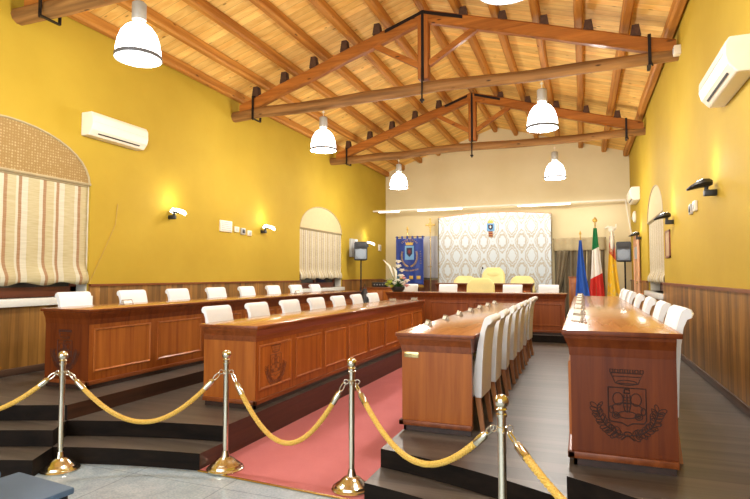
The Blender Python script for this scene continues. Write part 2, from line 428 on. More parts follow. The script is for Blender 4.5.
# windows: frame, glass, lunette, sill are children of the window
def window(i, x, side, yc, hw, zs, zp, rise, lun):
    w = bpy.data.objects.new('window_%d' % i, None); COL.objects.link(w); w.location = (x, yc, zs); w['kind'] = 'structure'
    H = zp-zs; o = side
    mb = MB(); xa, xb = o*.20, o*.26
    for y in (-hw+.05, 0, hw-.05): mb.box(xa, xb, y-.05, y+.05, 0, H)
    for z in (.06, .5, 1.0, H-.04): mb.box(xa, xb, -hw, hw, z-.06, z+.06)
    mb.build('window_frame', M['frame_red'], w, smooth=False)
    MB().box(o*.225, o*.235, -hw+.02, hw-.02, .05, H).build('glass', M['glass'], w, smooth=False)
    n = 20; mb = MB()
    mb.prism([(hw*math.cos(PI*k/n), H+rise*math.sin(PI*k/n)) for k in range(n+1)], o*.012, o*.03, lambda u, v, q: (q, u, v))
    mb.build('lunette', lun, w, smooth=False)
    arc = [(hw*.985*math.cos(PI*k/n), H+rise*.985*math.sin(PI*k/n)) for k in range(n+1)]
    mb = MB(); mb.tube([(o*.008, a, b) for a, b in arc], .014, 6); mb.tube([(o*.006, -hw, H), (o*.006, hw, H)], .018, 6); mb.build('lunette_border', M['valance'], w)
    MB().box(-o*.09, o*.26, -hw-.0, hw+.0, -.09, .0, .008).build('sill', M['sill'], w)
    # plaster reveals
    mb = MB()
    for y in (-hw, hw-.012): mb.box(o*.03, o*.2, y, y+.012, 0, H)
    mb.build('reveal', M['white_plaster'], w, smooth=False)
    return w
window(1, XL, -1, *WL[0], M['lattice']); window(2, XL, -1, *WL[1], M['lunette']); window(3, XR, 1, *WR[0], M['lunette'])

def blind(x, side, yc, hw, zb, zt, mat, label):
    r = thing('roman_blind', label, 'window blind', (x, yc, zb), 0, 'roman blinds in the arched windows')
    H = zt-zb; o = side
    def fn(u, v):
        y = -hw+.012+2*(hw-.012)*u; z = H*v
        fold = .004*math.sin(v*PI*7)
        swell = .05*math.exp(-((v-.05)/.09)**2)*(1+.5*math.sin(u*PI*9))
        low = -.018*math.sin(u*PI*9) if v < .02 else 0
        return (o*(.035-.5*fold)-o*swell, y, z+low)
    mb = MB().sheet(54, 40, fn); c = mb.build('fabric', mat, r)
    m = c.modifiers.new('thick', 'SOLIDIFY'); m.thickness = .006
    MB().tube([(o*.03, -hw+.02, H-.005), (o*.03, hw-.02, H-.005)], .014, 8).build('head_rail', M['valance'], r)
    mb = MB()
    for k in range(1, 5): mb.tube([(o*.050, -hw+.02, H*k/5+.02), (o*.050, hw-.02, H*k/5+.02)], .005, 5)
    mb.build('batten', M['valance'], r)
    return r
blind(XL, -1, 4.02, 1.10, 1.40, 2.66, M['blind_stripes'], 'striped roman blind below the woven lattice arch of the near window')
blind(XL, -1, 11.80, 1.14, 1.42, 2.58, M['blind_stripes_faint'], 'striped roman blind below the plain beige arch, behind the wall desk row')
blind(XR, 1, 10.87, 1.12, 1.38, 2.53, M['blind_stripes_faint'], 'cream roman blind in the arched window beside the small framed picture')

# arched doorway far along the right wall
d = bpy.data.objects.new('door_1', None); COL.objects.link(d); d.location = (XR, 13.85, .39); d['kind'] = 'structure'
n = 12; prof = [(-.48, 0), (.48, 0), (.48, 1.75)]+[(.48*math.cos(PI*k/n), 1.75+.36*math.sin(PI*k/n)) for k in range(1, n)]+[(-.48, 1.75)]
MB().prism(prof, -.05, -.026, lambda u, v, w: (w, u, v)).build('door_leaf', M['pinkdoor'], d, smooth=False)
MB().tube([(-.05, u, v) for u, v in prof[1:]+prof[:1]], .03, 6).build('door_frame', M['pinkdoor'], d)
MB().box(-.062, -.05, -.36, .36, 1.5, 1.78).build('door_light', M['greyplastic'], d)
MB().ball((-.08, -.38, .95), .03, 8).build('door_knob', M['brassd'], d)

# ------------------------------------------------------------------ roof timbers
def wob(n, amp, seed):
    r = random.Random(seed); return [(r.uniform(-amp, amp), r.uniform(-amp, amp)) for _ in range(n)]
SP = .594
for k in range(-6, 7):
    x = XC+k*SP; z = purlin_bottom(x)+.07
    if abs(k) == 6: x = XC+(1 if k > 0 else -1)*(HALF-.075); z = purlin_bottom(x)+.07
    w = wob(14, .012, 50+k); pts = [(x+w[i][0], 0.5+(YB-.5-.07*(x-XC))*i/13, z+w[i][1]*.6) for i in range(14)]
    pts[0] = (x, -1.5, z)
    mb = MB(); rings = []
    for p in pts:
        a, b = .062, .072
        rings.append([(p[0]+a*q, p[1], p[2]+b*r_) for q, r_ in ((-1,-.6),(-.6,-1),(.6,-1),(1,-.6),(1,1),(-1,1))])
    mb.loft(rings)
    if k == 0: lab = 'ridge purlin along the peak of the plank ceiling'
    elif k < 0:
        lab = 'wall-plate timber lying along the top of the left yellow wall' if k == -6 else 'roof purlin on the left ceiling slope, %s down from the ridge' % ORD[-k-1]
    else:
        lab = 'wall-plate timber lying along the top of the right yellow wall' if k == 6 else 'roof purlin on the right ceiling slope, %s down from the ridge' % ORD[k-1]
    tag(mb.build('roof_purlin', M['purlin']), lab, 'purlin', 'timber purlins under the plank ceiling')

def truss(y, label, seed, rz=0, dz=0):
    t = thing('roof_truss', label, 'roof truss', (XC+.075, y, 4.35-dz), rz, 'timber roof trusses')
    rb = lambda dx: .05+(HALF-abs(dx))*.315      # rafter bottom relative to root
    # tie beam, a rough log
    w = wob(12, .014, seed); mb = MB(); pts = []
    for i in range(12):
        x = -HALF-.1+(2*HALF+.1)*i/11; pts.append((x, w[i][0], .10+w[i][1]+(.03 if i in (4,5,6) else 0)))
    mb.tube(pts, [.105-.018*abs(i-2)/9 for i in range(12)], 10, sq=.92); mb.build('tie_beam', M['beam_old'], t)
    for s in (-1, 1):
        mb = MB(); rings = []; w = wob(9, .01, seed+s)
        for i in range(9):
            dx = s*(HALF-.12)*(1-i/8)+s*.02; z = rb(dx); h = .205
            rings.append([(dx, yy+w[i][0], zz+w[i][1]) for yy, zz in ((-.075, z+.03), (-.045, z), (.045, z), (.075, z+.03), (.075, z+h-.03), (.045, z+h), (-.045, z+h), (-.075, z+h-.03))])
        mb.loft(rings); mb.build('rafter', M['beam'], t)
    MB().box(-.085, .085, -.08, .08, .26, rb(0)+.16, .012).build('king_post', M['post'], t)
    MB().box(-.022, .022, -.088, -.08, .22, rb(0)+.17).build('post_strap', M['iron'], t, smooth=False)
    mb = MB()
    mb.tube([(0, -.115, .42), (0, -.115, -.14)], .015, 6); mb.box(-.03, .03, -.135, -.09, -.11, -.08); mb.tube([(0, -.115, .38), (0, -.08, .40)], .012, 6)
    mb.build('king_bolt', M['iron'], t)
    for s in (-1, 1):
        a = Vector((s*.08, 0, .50)); b = Vector((s*.83, 0, rb(.83)+.02)); dr = (b-a).normalized(); u = Vector((-dr.z, 0, dr.x))
        mb = MB(); mb.loft([[p+u*q+Vector((0, r_, 0)) for q, r_ in ((-.045,-.04),(.045,-.04),(.045,.04),(-.045,.04))] for p in (a, b)]); mb.build('strut', M['beam'], t, smooth=False)
        x = s*(HALF-.42); mb = MB(); z0, z1 = -.0, rb(x)+.2
        mb.box(x-.02, x+.02, -.125, -.112, z0-.02, z1); mb.box(x-.02, x+.02, .112, .125, z0-.02, z1); mb.box(x-.02, x+.02, -.125, .125, z0-.03, z0-.015); mb.box(x-.02, x+.02, -.125, .125, z1-.01, z1+.005)
        mb.tube([(x, -.13, z0+.05), (x+.03, -.15, z0-.06)], .01, 5)
        mb.build('iron_strap', M['iron'], t, smooth=False)
        # flat irons over the apex
        mb = MB(); rings = []
        for i in range(2):
            dx = s*(.02+i*.62); z = rb(dx); rings.append([(dx, -.082, z+.12), (dx, -.076, z+.12), (dx, -.076, z+.175), (dx, -.082, z+.175)])
        mb.loft(rings); mb.build('apex_iron', M['iron'], t, smooth=False)
    for k in range(-5, 6):
        if k == 0: continue
        dx = k*SP; s = 1 if k > 0 else -1; dx -= .075; xo = dx+s*.125; zb = rb(xo)+.19
        mb = MB(); top = purlin_bottom(XC+.075+dx)-4.35
        mb.frust([(xo-.075, xo+.065, -.06, .06, zb), (xo-.05, xo+.04, -.05, .05, max(zb+.05, top+.04))])
        mb.build('wedge_block', M['chock'], t, smooth=False)
    return t
truss(4.11, 'timber roof truss nearest the viewer, its end over the lattice window', 11)
truss(8.05, 'timber roof truss in the middle, between two rows of pendant lamps', 22, -.03, .02)
truss(12.1, 'timber roof truss closest to the cream end wall', 33, -.045, .04)

# ------------------------------------------------------------------ pendant lamps
def pendant():
    r = thing('pendant_lamp', '', 'lamp', (0,0,0), 0, 'bell pendant lamps hung from the trusses')
    bell = [(.238, 0), (.242, .03), (.238, .10), (.222, .18), (.190, .26), (.140, .32), (.085, .355), (.066, .365)]
    mb = MB(); mb.lathe(bell+[(.06, .362)], 32, cap=False); mb.build('bell_shade', M['bell'], r)
    mb = MB(); mb.lathe([(.001, .012), (.225, .012), (.225, .018), (.001, .02)], 32); mb.build('diffuser', M['diff'], r)
    mb = MB(); mb.lathe([(.236, -.004), (.250, -.004), (.254, .010), (.252, .034), (.240, .036)], 32, cap=False); mb.build('rim_ring', M['ring'], r)
    mb = MB(); mb.lathe([(.05, .362), (.05, .39), (.075, .395), (.078, .40), (.078, .565), (.06, .58), (.02, .585)], 20); mb.build('gear_box', M['gear'], r)
    mb = MB(); mb.tube([(0,0,.58), (0,0,.70)], .006, 6); mb.ball((0,0,.665), .028, 8, sz=.6); mb.build('hook', M['whiteplastic'], r)
    return r
RZ = 3.68
pn = [(-4.11, 4.05, 'bell pendant lamp hanging nearest the lattice window, above the wall unit'),
      (-.5, 4.05, 'bell pendant lamp cut off by the top of the view, over the near truss'),
      (-4.07, 8.08, 'bell pendant lamp on the middle truss, close to the left yellow wall'),
      (-.5, 8.0, 'bell pendant lamp on the middle truss, over the two right desks'),
      (-4.07, 12.1, 'bell pendant lamp on the far truss, above the banner corner'),
      (-.51, 12.1, 'bell pendant lamp on the far truss, above the flags side')]
pr = pendant()
for i, (x, y, lab) in enumerate(pn):
    o = pr if i == 0 else dup(pr, (0,0,0))
    zz = RZ-(.0 if i < 2 else .045 if i < 4 else .07); o.location = (x, y, zz-.015); o.scale = (.89, .89, 1.0); o['label'] = lab
    L = bpy.data.lights.new('pendant_light', 'POINT'); L.energy = 84 if y < 10 else 120; L.color = (1, .96, .90); L.shadow_soft_size = .16
    lo = bpy.data.objects.new('pendant_light', L); COL.objects.link(lo); lo.location = (x, y, RZ-.22)

# ------------------------------------------------------------------ wall sconces
def sconce(y, z, side, lab, lit):
    x = XL if side < 0 else XR; s = -side      # s: direction into the room
    r = thing('wall_sconce', lab, 'wall light', (x, y, z), 0, 'swivel uplighters on the yellow walls')
    MB().box(0, s*.11, -.035, .035, -.03, .03, .008).build('wall_mount', M['black'], r)
    MB().tube([(s*.09, 0, .01), (s*.085, 0, .07), (s*.11, 0, .10)], .02, 8).build('elbow', M['black'], r)
    q = .82 if lit else .74
    rings = []
    for k, (u, hw, zt, zb) in enumerate([(.05, .04, .12, .075), (.09, .07, .135, .065), (.16, .085, .135, .06), (.24, .075, .11, .05), (.32, .045, .07, .035), (.35, .015, .05, .035)]):
        u *= q
        rings.append([(s*u, -hw, (zt+zb)/2), (s*u, -hw*.6, zb), (s*u, hw*.6, zb), (s*u, hw, (zt+zb)/2), (s*u, hw*.7, zt), (s*u, -hw*.7, zt)])
    MB().loft(rings).build('lamp_head', M['black'], r)
    rings = []
    for u, hw, zz in ([(.11, .035, .128), (.17, .045, .126), (.23, .035, .106)] if not lit else [(.10, .085, .10), (.14, .105, .125), (.24, .10, .105), (.34, .06, .075), (.37, .02, .06)]):
        u *= q
        rings.append([(s*u, -hw, zz-.025), (s*u, 0, zz-.05 if lit else zz-.026), (s*u, hw, zz-.025), (s*u, hw*.6, zz+.012), (s*u, -hw*.6, zz+.012)])
    MB().loft(rings).build('lamp_glass', M['sconceglow'], r)
    L = bpy.data.lights.new('sconce_light', 'POINT'); L.energy = 2.6; L.color = (1, .97, .9); L.shadow_soft_size = .05
    lo = bpy.data.objects.new('sconce_light', L); COL.objects.link(lo); lo.location = (x+s*.22, y, z+.27)
sconce(6.55, 2.40, -1, 'lit swivel wall light nearest the lattice window and its wall unit', True)
sconce(9.10, 2.37, -1, 'lit swivel wall light beside the vent grille and sockets', True)
sconce(14.55, 2.36, -1, 'lit swivel wall light above the loudspeaker near the banner', True)
sconce(6.05, 2.31, 1, 'black swivel wall light above the two switch plates', False)
sconce(8.70, 2.27, 1, 'black swivel wall light just above the small framed picture', False)
sconce(13.2, 2.33, 1, 'black swivel wall light next to the far arched door', False)

# ------------------------------------------------------------------ air conditioners
def aircon(x, y0, y1, z0, z1, side, lab):
    s = -side; r = thing('air_conditioner', lab, 'air conditioner', (x, (y0+y1)/2, z0), 0, 'white wall air conditioners')
    h = z1-z0; L = (y1-y0)/2
    prof = [(0, 0), (.13, 0), (.19, .07), (.21, .14), (.205, h-.05), (.17, h), (0, h)]
    mb = MB(); rings = [[(s*u, y*1.0, v) for u, v in prof] for y in (-L, L)]
    mb.loft(rings); c = mb.build('casing', M['whiteplastic'], r, smooth=False)
    b = c.modifiers.new('soft', 'BEVEL'); b.width = .012; b.segments = 2
    mb = MB(); mb.loft([[(s*u, y, v) for u, v in ((.156, .028), (.168, .040), (.170, .040), (.158, .026))] for y in (-L+.12, L-.12)]); mb.build('air_outlet', M['slot'], r, smooth=False)
    mb = MB(); mb.box(s*.2, s*.212, -L+.03, L-.03, h*.55, h*.56); mb.build('front_seam', M['greyplastic'], r, smooth=False)
    return r
aircon(XL, 4.95, 5.88, 3.29, 3.59, -1, 'white wall air conditioner beside the lattice arch window')
aircon(XR, 4.66, 5.62, 3.03, 3.31, 1, 'white wall air conditioner high on the wall near the black sconces')
aircon(XR, 13.25, 14.2, 3.2, 3.5, 1, 'small white wall air conditioner in the far corner above the door')

# small wall fittings
def plate(x, y, z, side, w, h, mat, name, lab, cat, d=.03, detail=None):
    s = -side; r = thing(name, lab, cat, (x, y, z))
    MB().box(0, s*d, -w/2, w/2, -h/2, h/2, .006).build('cover', mat, r)
    if detail == 'grille':
        for k in range(5): MB().box(s*d, s*(d+.006), -w*.4, w*.4, -h*.38+k*h*.17, -h*.38+k*h*.17+h*.08).build('slat', M['greyplastic'], r, smooth=False)
    else: MB().box(s*d, s*(d+.008), -w*.28, w*.28, -h*.3, h*.3, .003).build('rocker', detail or M['greyplastic'], r)
    return r
plate(XL, 7.94, 2.38, -1, .34, .2, M['whiteplastic'], 'vent_grille', 'white rectangular vent grille left of the row of sockets', 'vent', detail='grille')
plate(XL, 8.26, 2.35, -1, .13, .1, M['whiteplastic'], 'wall_switch', 'white switch plate between vent grille and black socket', 'switch')
plate(XL, 8.46, 2.33, -1, .13, .12, M['greyplastic'], 'wall_socket', 'dark faced socket in the row beside the vent grille', 'socket', detail=M['black'])
plate(XL, 8.67, 2.31, -1, .13, .1, M['whiteplastic'], 'wall_switch', 'white switch plate nearest the second wall light', 'switch')
plate(XL, 15.75, 2.37, -1, .22, .2, M['whiteplastic'], 'junction_box', 'white square box on the yellow wall next to the corner', 'box')
plate(XR, 7.30, 2.29, 1, .12, .12, M['greyplastic'], 'wall_switch', 'grey switch plate under the near black wall light', 'switch', detail=M['black'])
plate(XR, 7.05, 2.30, 1, .13, .12, M['whiteplastic'], 'wall_switch', 'white switch plate under the near black wall light', 'switch')
plate(XR, 7.78, 4.42, 1, .1, .12, M['whiteplastic'], 'alarm_sensor', 'small white sensor at the right end of the middle truss', 'sensor', d=.08)
plate(XL, 13.62, 2.26, -1, .42, .5, M['greyplastic'], 'fuse_box', 'pale grey box on the wall behind the left loudspeaker', 'box', d=.08)
r = thing('alarm_siren', 'oval cream alarm unit below the far corner air conditioner', 'alarm', (XR, 14.4, 2.93))
MB().ball((-.02, 0, 0), .12, 10, sx=.5, sy=.8, sz=1.2).build('casing', M['whiteplastic'], r)
MB().box(-.085, -.07, -.04, .04, -.06, .0).build('lens', M['greyplastic'], r)
r = thing('framed_picture', 'small framed print on the yellow wall beside the right arched window', 'picture', (XR, 9.25, 1.98))
mb = MB()
for a in ((-.22, -.19, -.21, .21), (.19, .22, -.21, .21), (-.22, .22, -.21, -.18), (-.22, .22, .18, .21)): mb.box(-.02, 0, a[0], a[1], a[2], a[3])
mb.build('frame', M['frame_red'], r, smooth=False)
MB().box(-.014, -.004, -.2, .2, -.19, .19).build('print', M['picture'], r, smooth=False)
tag(MB().tube([(XL+.008, 5.55, 2.48), (XL+.008, 5.52, 2.2), (XL+.008, 5.35, 1.85), (XL+.008, 5.2, 1.55), (XL+.008, 5.12, 1.40)], .006, 5).build('wall_cable', M['cable']), 'thin yellow painted cable curving down the wall beside the lattice window', 'cable')

# ------------------------------------------------------------------ carved coat of arms
def crest(mb, P, k=1.0):
    """P(u,v) -> point on surface; strokes as thin tubes. unit: metres at k=1 (shield .20 wide)"""
    def line(pts, r=.004): mb.tube([P(u*k, v*k) for u, v in pts], r*k*.8, 6)
    def loop(cx, cy, a, b, r=.0035, n=14, t0=0, t1=2*PI): line([(cx+a*math.cos(t0+(t1-t0)*i/n), cy+b*math.sin(t0+(t1-t0)*i/n)) for i in range(n+1)], r)
    # shield
    line([(-.10, .10), (.10, .10), (.10, -.08), (.088, -.098), (.03, -.102), (0, -.118), (-.03, -.102), (-.088, -.098), (-.10, -.08), (-.10, .10)], .0045)
    # mural crown
    line([(-.085, .185), (-.060, .125), (.060, .125), (.085, .185), (-.085, .185)]); loop(0, .13, .055, .014, .003)
    for i in range(7):
        u = -.08+.16*i/6; line([(u-.008, .188), (u-.008, .205), (u+.008, .205), (u+.008, .188)], .004)
    line([(-.075, .165), (.075, .165)], .003)
    # bird: body, wings, head, tail and base
    loop(-.048, .035, .028, .036); loop(.048, .035, .028, .036)
    line([(-.016, .06), (-.02, .0), (-.012, -.03), (0, -.04), (.012, -.03), (.02, .0), (.016, .06)], .004)
    line([(-.016, .07), (-.012, .092), (.012, .092), (.016, .07), (-.016, .07)], .006); line([(0, .06), (0, -.035)], .004)
    for i in range(4): line([(-.016, .045-.018*i), (.016, .045-.018*i)], .0025)
    loop(0, -.02, .082, .034, .0035, 16, -.2, PI+.2); loop(0, -.055, .05, .02); loop(0, -.045, .07, .03, .003, 14, PI, 2*PI)
    for u in (-.06, .06):
        loop(u, -.062, .02, .018); loop(u, -.062, .009, .008, .004)
    loop(-.085, -.03, .012, .02); loop(.085, -.03, .012, .02)
    # laurel and oak branches
    rl = random.Random(4)
    for s in (-1, 1):
        br = [(s*(.015+.150*math.sin(t*1.35)), -.172+.185*(1-math.cos(t*1.35))+.0*t) for t in [i/14 for i in range(15)]]
        line(br, .004)
        for i in range(1, 15):
            u, v = br[i]; a0 = math.atan2(br[i][1]-br[i-1][1], br[i][0]-br[i-1][0])
            for q in (-1, 1):
                a = a0+q*rl.uniform(.5, 1.05); l = rl.uniform(.034, .048); w = rl.uniform(.009, .014)
                pts = []
                for m in range(9):
                    th = 2*PI*m/8; x = l/2+l/2*math.cos(th); y = w*math.sin(th)
                    pts.append((u+x*math.cos(a)-y*math.sin(a), v+x*math.sin(a)+y*math.cos(a)))
                line(pts, .0028)
    line([(-.035, -.2), (0, -.17), (.035, -.2)], .005); loop(0, -.165, .02, .012, .004)

# ------------------------------------------------------------------ desks
def desk(label, loc, rotz, L, W, H, s, npan, group='long wooden council desks', front=None, crest_end=None, crest_panel=False, brass=False, dark_end=False, overhang=.045):
    """length along +y, front face at x=0 looking to -x*s, sitters on the +x*s side"""
    r = thing('council_desk', label, 'desk', loc, rotz, group); ih = overhang
    X = lambda a: a*s
    def bx(mb, x0, x1, y0, y1, z0, z1, bev=0): return mb.box(X(x0), X(x1), y0, y1, z0, z1, bev)
    tp = bx(MB(), 0, W, 0, L, H-.03, H, .005).build('desk_top', [M['desktop'], M['darkcherry' if dark_end else 'cherry_h']], r)
    for p in tp.data.polygons: p.material_index = 0 if p.normal.z > .5 else 1
    def ring(i, j, z): return [(X(i), j, z), (X(W-.03), j, z), (X(W-.03), L-j, z), (X(i), L-j, z)]
    lv = [(ih-.004, H-.15), (ih-.006, H-.135), (ih-.010, H-.10), (ih-.022, H-.07), (.014, H-.05), (.010, H-.031)]
    MB().loft([ring(i, i, z) for i, z in lv]).build('cornice', M['cherry_h'] if not dark_end else M['darkcherry'], r, smooth=False)
    zb = .09
    bx(MB(), ih, ih+.04, ih, L-ih, zb-.04, H-.14).build('front_board', front or M['cherry'], r, smooth=False)
    for q, y in enumerate((ih, L-ih-.04)):
        bx(MB(), ih+.002, W-.03, y-.002, y+.042, zb-.04, H-.14).build('end_board', M['darkcherry'] if dark_end and q == 0 else M['panelwood'] if q == 0 else M['cherry'], r, smooth=False)
    mb = MB()
    def mold(mb, o, z0, z1, bev): 
        bx(mb, ih-o, ih+.02, ih-o, L-ih+o, z0, z1, bev)
        for y in (ih-o, L-ih-.02+o-.0): bx(mb, ih-o, W-.03, y, y+.02, z0, z1, bev)
    mold(mb, .022, .045, .085, .006); mb.build('base_moulding', M['cherry_h'], r)
    mb = MB(); bx(mb, ih+.01, ih+.03, ih+.01, L-ih-.01, 0, .05); bx(mb, ih+.01, W-.04, ih+.01, ih+.03, 0, .05); bx(mb, ih+.01, W-.04, L-ih-.03, L-ih-.01, 0, .05)
    mb.build('plinth', M['plinth'], r, smooth=False)
    pw = (L-2*ih)/npan
    for k in range(npan):
        y0 = ih+k*pw+.05; y1 = ih+(k+1)*pw-.05; z0, z1 = .16, H-.19; e = .022
        mb = MB()
        fr = lambda a, b, o: [(X(o), a+0, b)]
        outer = [(y0, z0), (y1, z0), (y1, z1), (y0, z1)]
        def off(o): return [(y0+o, z0+o), (y1-o, z0+o), (y1-o, z1-o), (y0+o, z1-o)]
        rings = [[(X(ih-d), a, b) for a, b in off(o)] for o, d in ((0, -.002), (.004, .012), (.014, .014), (.024, .003), (.034, .002))]
        mb.loft(rings, cap=False); mb._faces([(X(ih-.002), a, b) for a, b in off(.034)], [(0, 1, 2, 3)])
        p = mb.build('front_panel', front or M['panelwood'], r, smooth=False)
        if crest_panel and k == 0:
            mb = MB(); yc, zc = (y0+y1)/2, .37
            crest(mb, lambda u, v: (X(ih-.0035), yc+u*s*-1*1.0, zc+v), .98); mb.build('carved_crest', M['carve_soft'], p)
    if crest_end:
        mb = MB(); crest(mb, lambda u, v: (X(W*.5), ih-.003, .36+v) if False else (X(W*.5)+s*.03+u, ih-.004, .37+v), .98); mb.build('carved_crest', M[crest_end], r)
    if brass:
        MB().box(X(ih+.02), X(ih+.14), ih-.008, ih-.001, H-.20, H-.155, .002).build('brass_plate', M['brassd'], r)
    return r
desk('long cherry wood desk along the yellow window wall, on the highest platform', (-4.44, 3.84, .39), 0, 6.85, .67, .78, -1, 8, crest_end='carve_dim', dark_end=True)
desk('long cherry desk with a crested first panel, left of the red carpet', (-2.79, 4.22, .26), 0, 5.62, .66, .775, -1, 8, crest_panel=True)
desk('long cherry desk with a small brass plate, right of the red carpet', (-1.42, 4.12, .26), 0, 5.15, .64, .78, 1, 7, brass=True)
desk('dark cherry desk with a large crest carved on its near end', (-.12, 3.36, .39), 0, 5.7, .63, .79, 1, 7, crest_end='carve', dark_end=True)
desk('wide panelled desk across the far end of the red carpet', (-.27, 10.52, .39), PI/2, 3.57, .65, .77, 1, 4, front=M['midcherry'], dark_end=True)
desk('smaller raised desk in front of the damask panel', (-1.10, 13.1, .52), PI/2, 2.35, .6, .79, 1, 3, front=M['midcherry'], dark_end=True)

# ------------------------------------------------------------------ white slipcovered chairs (facing +x)
def white_chair():
    r = thing('slipcovered_chair', '', 'chair')
    MB().box(-.17, .22, -.195, .195, .27, .45, .035, 3).build('seat', M['slip'], r)
    prof = [(-.125, .40), (-.150, .55), (-.175, .70), (-.205, .82), (-.222, .875), (-.236, .905), (-.258, .918), (-.284, .908), (-.296, .884), (-.286, .860), (-.262, .852), (-.240, .80), (-.225, .70), (-.212, .55), (-.205, .40), (-.20, .27), (-.15, .27)]
    mb = MB(); W = [(-.21, .97), (-.222, 1), (-.1, 1.0), (0, 1.0), (.1, 1.0), (.222, 1), (.21, .97)]
    cx, cz = -.2, .6
    rings = [[(cx+(u-cx)*(.7 if abs(y) == .222 and False else 1)*(1 if q == 1 else .9), yy, cz+(v-cz)*(1 if q == 1 else .985)) for u, v in prof] for (y, q), yy in zip(W, (-.2, -.188, -.1, 0, .1, .188, .2))]
    mb.loft(rings); mb.build('backrest', M['slip'], r, ang=50)
    for sy in (-1, 1):
        for front in (1, 0):
            mb = MB(); y = sy*.165
            a, b = ((.185, 0.185) if front else (-.165, -.205)); e0, e1 = .022, .016
            mb.loft([[(a-e0, y-e0, .29), (a+e0, y-e0, .29), (a+e0, y+e0, .29), (a-e0, y+e0, .29)], [(b-e1, y-e1, 0), (b+e1, y-e1, 0), (b+e1, y+e1, 0), (b-e1, y+e1, 0)]])
            mb.build('leg', M['legdark'] if front else M['legtan'], r, smooth=False)
    return r
wc = white_chair(); used = []
def put(x, y, z, rz, lab, grp):
    jit = random.uniform(-.05, .05)
    if not used: o = wc; o.location = (x, y, z); o.rotation_euler = (0,0,rz+jit); o['label'] = lab; o['group'] = grp; used.append(1)
    else: dup(wc, (x, y, z), rz+jit, lab, grp)
for i in range(8): put(-5.05, 4.37+.825*i, .40, 0, 'white slipcovered chair at the window-wall desk, %s from its near end' % ORD[i], 'white chairs behind the window-wall desk')
for i in range(7): put(-3.40, 4.74+.76*i, .26, 0, 'white slipcovered chair at the desk left of the carpet, %s from its near end' % ORD[i], 'white chairs behind the desk left of the carpet')
for i in range(7): put(-.955, 4.50+.68*i, .26, PI, 'white slipcovered chair at the brass-plated desk, %s from its near end' % ORD[i], 'white chairs behind the brass-plated desk')
for i in range(7): put(.31, (3.82, 4.57, 5.4, 6.3, 7.2, 8.0, 8.72)[i], .39, PI, 'white slipcovered chair at the crest-ended right desk, %s from its near end' % ORD[i], 'white chairs behind the crest-ended right desk')
for i, x in enumerate((-3.66, -2.76, -1.38, -.65)): put(x, 11.38, .39, -PI/2, 'white slipcovered chair behind the wide far desk, %s counted from the flower arrangement' % ORD[i], 'white chairs behind the wide far desk')

# pale yellow leather armchairs (facing +x)
def armchair(h, hi=False):
    r = thing('leather_armchair', '', 'armchair')
    MB().box(-.2, .28, -.25, .25, .30, .46, .05, 3).build('seat', M['leather'], r)
    mb = MB(); rings = []
    for k in range(13):
        t = k/12; z = .40+(h-.40)*t; hw = (.29+.015*math.sin(t*PI))*(1 if t < .72 else math.sqrt(max(.02, 1-((t-.72)/.29)**2*.75)))
        th = .065 if t < .85 else .065*math.sqrt(max(.05, 1-((t-.85)/.16)**2)); x = -.22-.12*t
        rings.append([(x+th*math.copysign(abs(math.cos(a))**.6, math.cos(a))-.05*(math.sin(a)**2)*-1*.6, hw*math.copysign(abs(math.sin(a))**.7, math.sin(a)), z) for a in [2*PI*j/20 for j in range(20)]])
    mb.loft(rings); b = mb.build('backrest', M['leather'], r, ang=60)
    if hi: MB().ball((-.27, 0, h-.17), .1, 10, sx=.45, sy=2.0, sz=.9).build('headrest', M['leather'], r)
    for s in (-1, 1):
        MB().box(-.22, .22, s*.25, s*.34, .42, .64, .04, 3).build('armrest', M['leather'], r)
        for x in (-.2, .22): MB().box(x-.025, x+.025, s*.24-.025, s*.24+.025, 0, .33).build('leg', M['legdark'], r, smooth=False)
    return r
a = armchair(1.06); a.location = (-2.06, 11.40, .39); a.rotation_euler = (0,0,-PI/2); tag(a, 'pale yellow leather armchair in the middle of the wide far desk', None, 'pale yellow leather armchairs')
a2 = armchair(.97); a2.location = (-2.93, 13.95, .52); a2.rotation_euler = (0,0,-PI/2); tag(a2, 'low pale yellow armchair at the raised desk, on the banner side', None, 'pale yellow leather armchairs'); dup(a2, (-1.44, 13.95, .52), -PI/2, 'low pale yellow armchair at the raised desk, on the flag side')
a3 = armchair(1.19, True); a3.location = (-2.18, 14.0, .52); a3.rotation_euler = (0,0,-PI/2); tag(a3, 'high-backed pale yellow armchair at the centre of the raised desk', None, 'pale yellow leather armchairs')
for z in (a2,): pass

# name holders on the desks
def holder():
    r = thing('name_holder', '', 'name holder')
    mb = MB()
    mb.loft([[(-.022, y, 0), (-.018, y, 0), (.002, y, .050), (-.002, y, .052)] for y in (-.075, .075)]); mb.loft([[(.022, y, 0), (.018, y, 0), (-.002, y, .050), (.002, y, .052)] for y in (-.075, .075)])
    mb.build('acrylic_stand', M['acrylic'], r, smooth=False)
    MB().box(-.024, .024, -.075, .075, .0, .003).build('foot', M['acrylic'], r, smooth=False)
    mb = MB(); mb.loft([[(-.0225, y, .008), (-.0205, y, .008), (-.009, y, .038), (-.011, y, .040)] for y in (-.055, .055)]); mb.build('card', M['paper'], r, smooth=False)
    return r
hd = holder(); hu = []
def puth(x, y, z, rz, lab, grp):
    if not hu: hu.append(1); hd.location = (x, y, z); hd.rotation_euler = (0,0,rz); hd['label'] = lab; hd['group'] = grp
    else: dup(hd, (x, y, z), rz, lab, grp)
for i in range(7): puth(-1.33, 4.80+.67*i, 1.04, .5, 'clear name holder on the brass-plated desk, %s from the near end' % ORD[i], 'name holders on the brass-plated desk')
for i in range(7): puth(-.03, 4.0+.78*i, 1.18, .5, 'clear name holder on the crest-ended right desk, %s from the near end' % ORD[i], 'name holders on the crest-ended right desk')
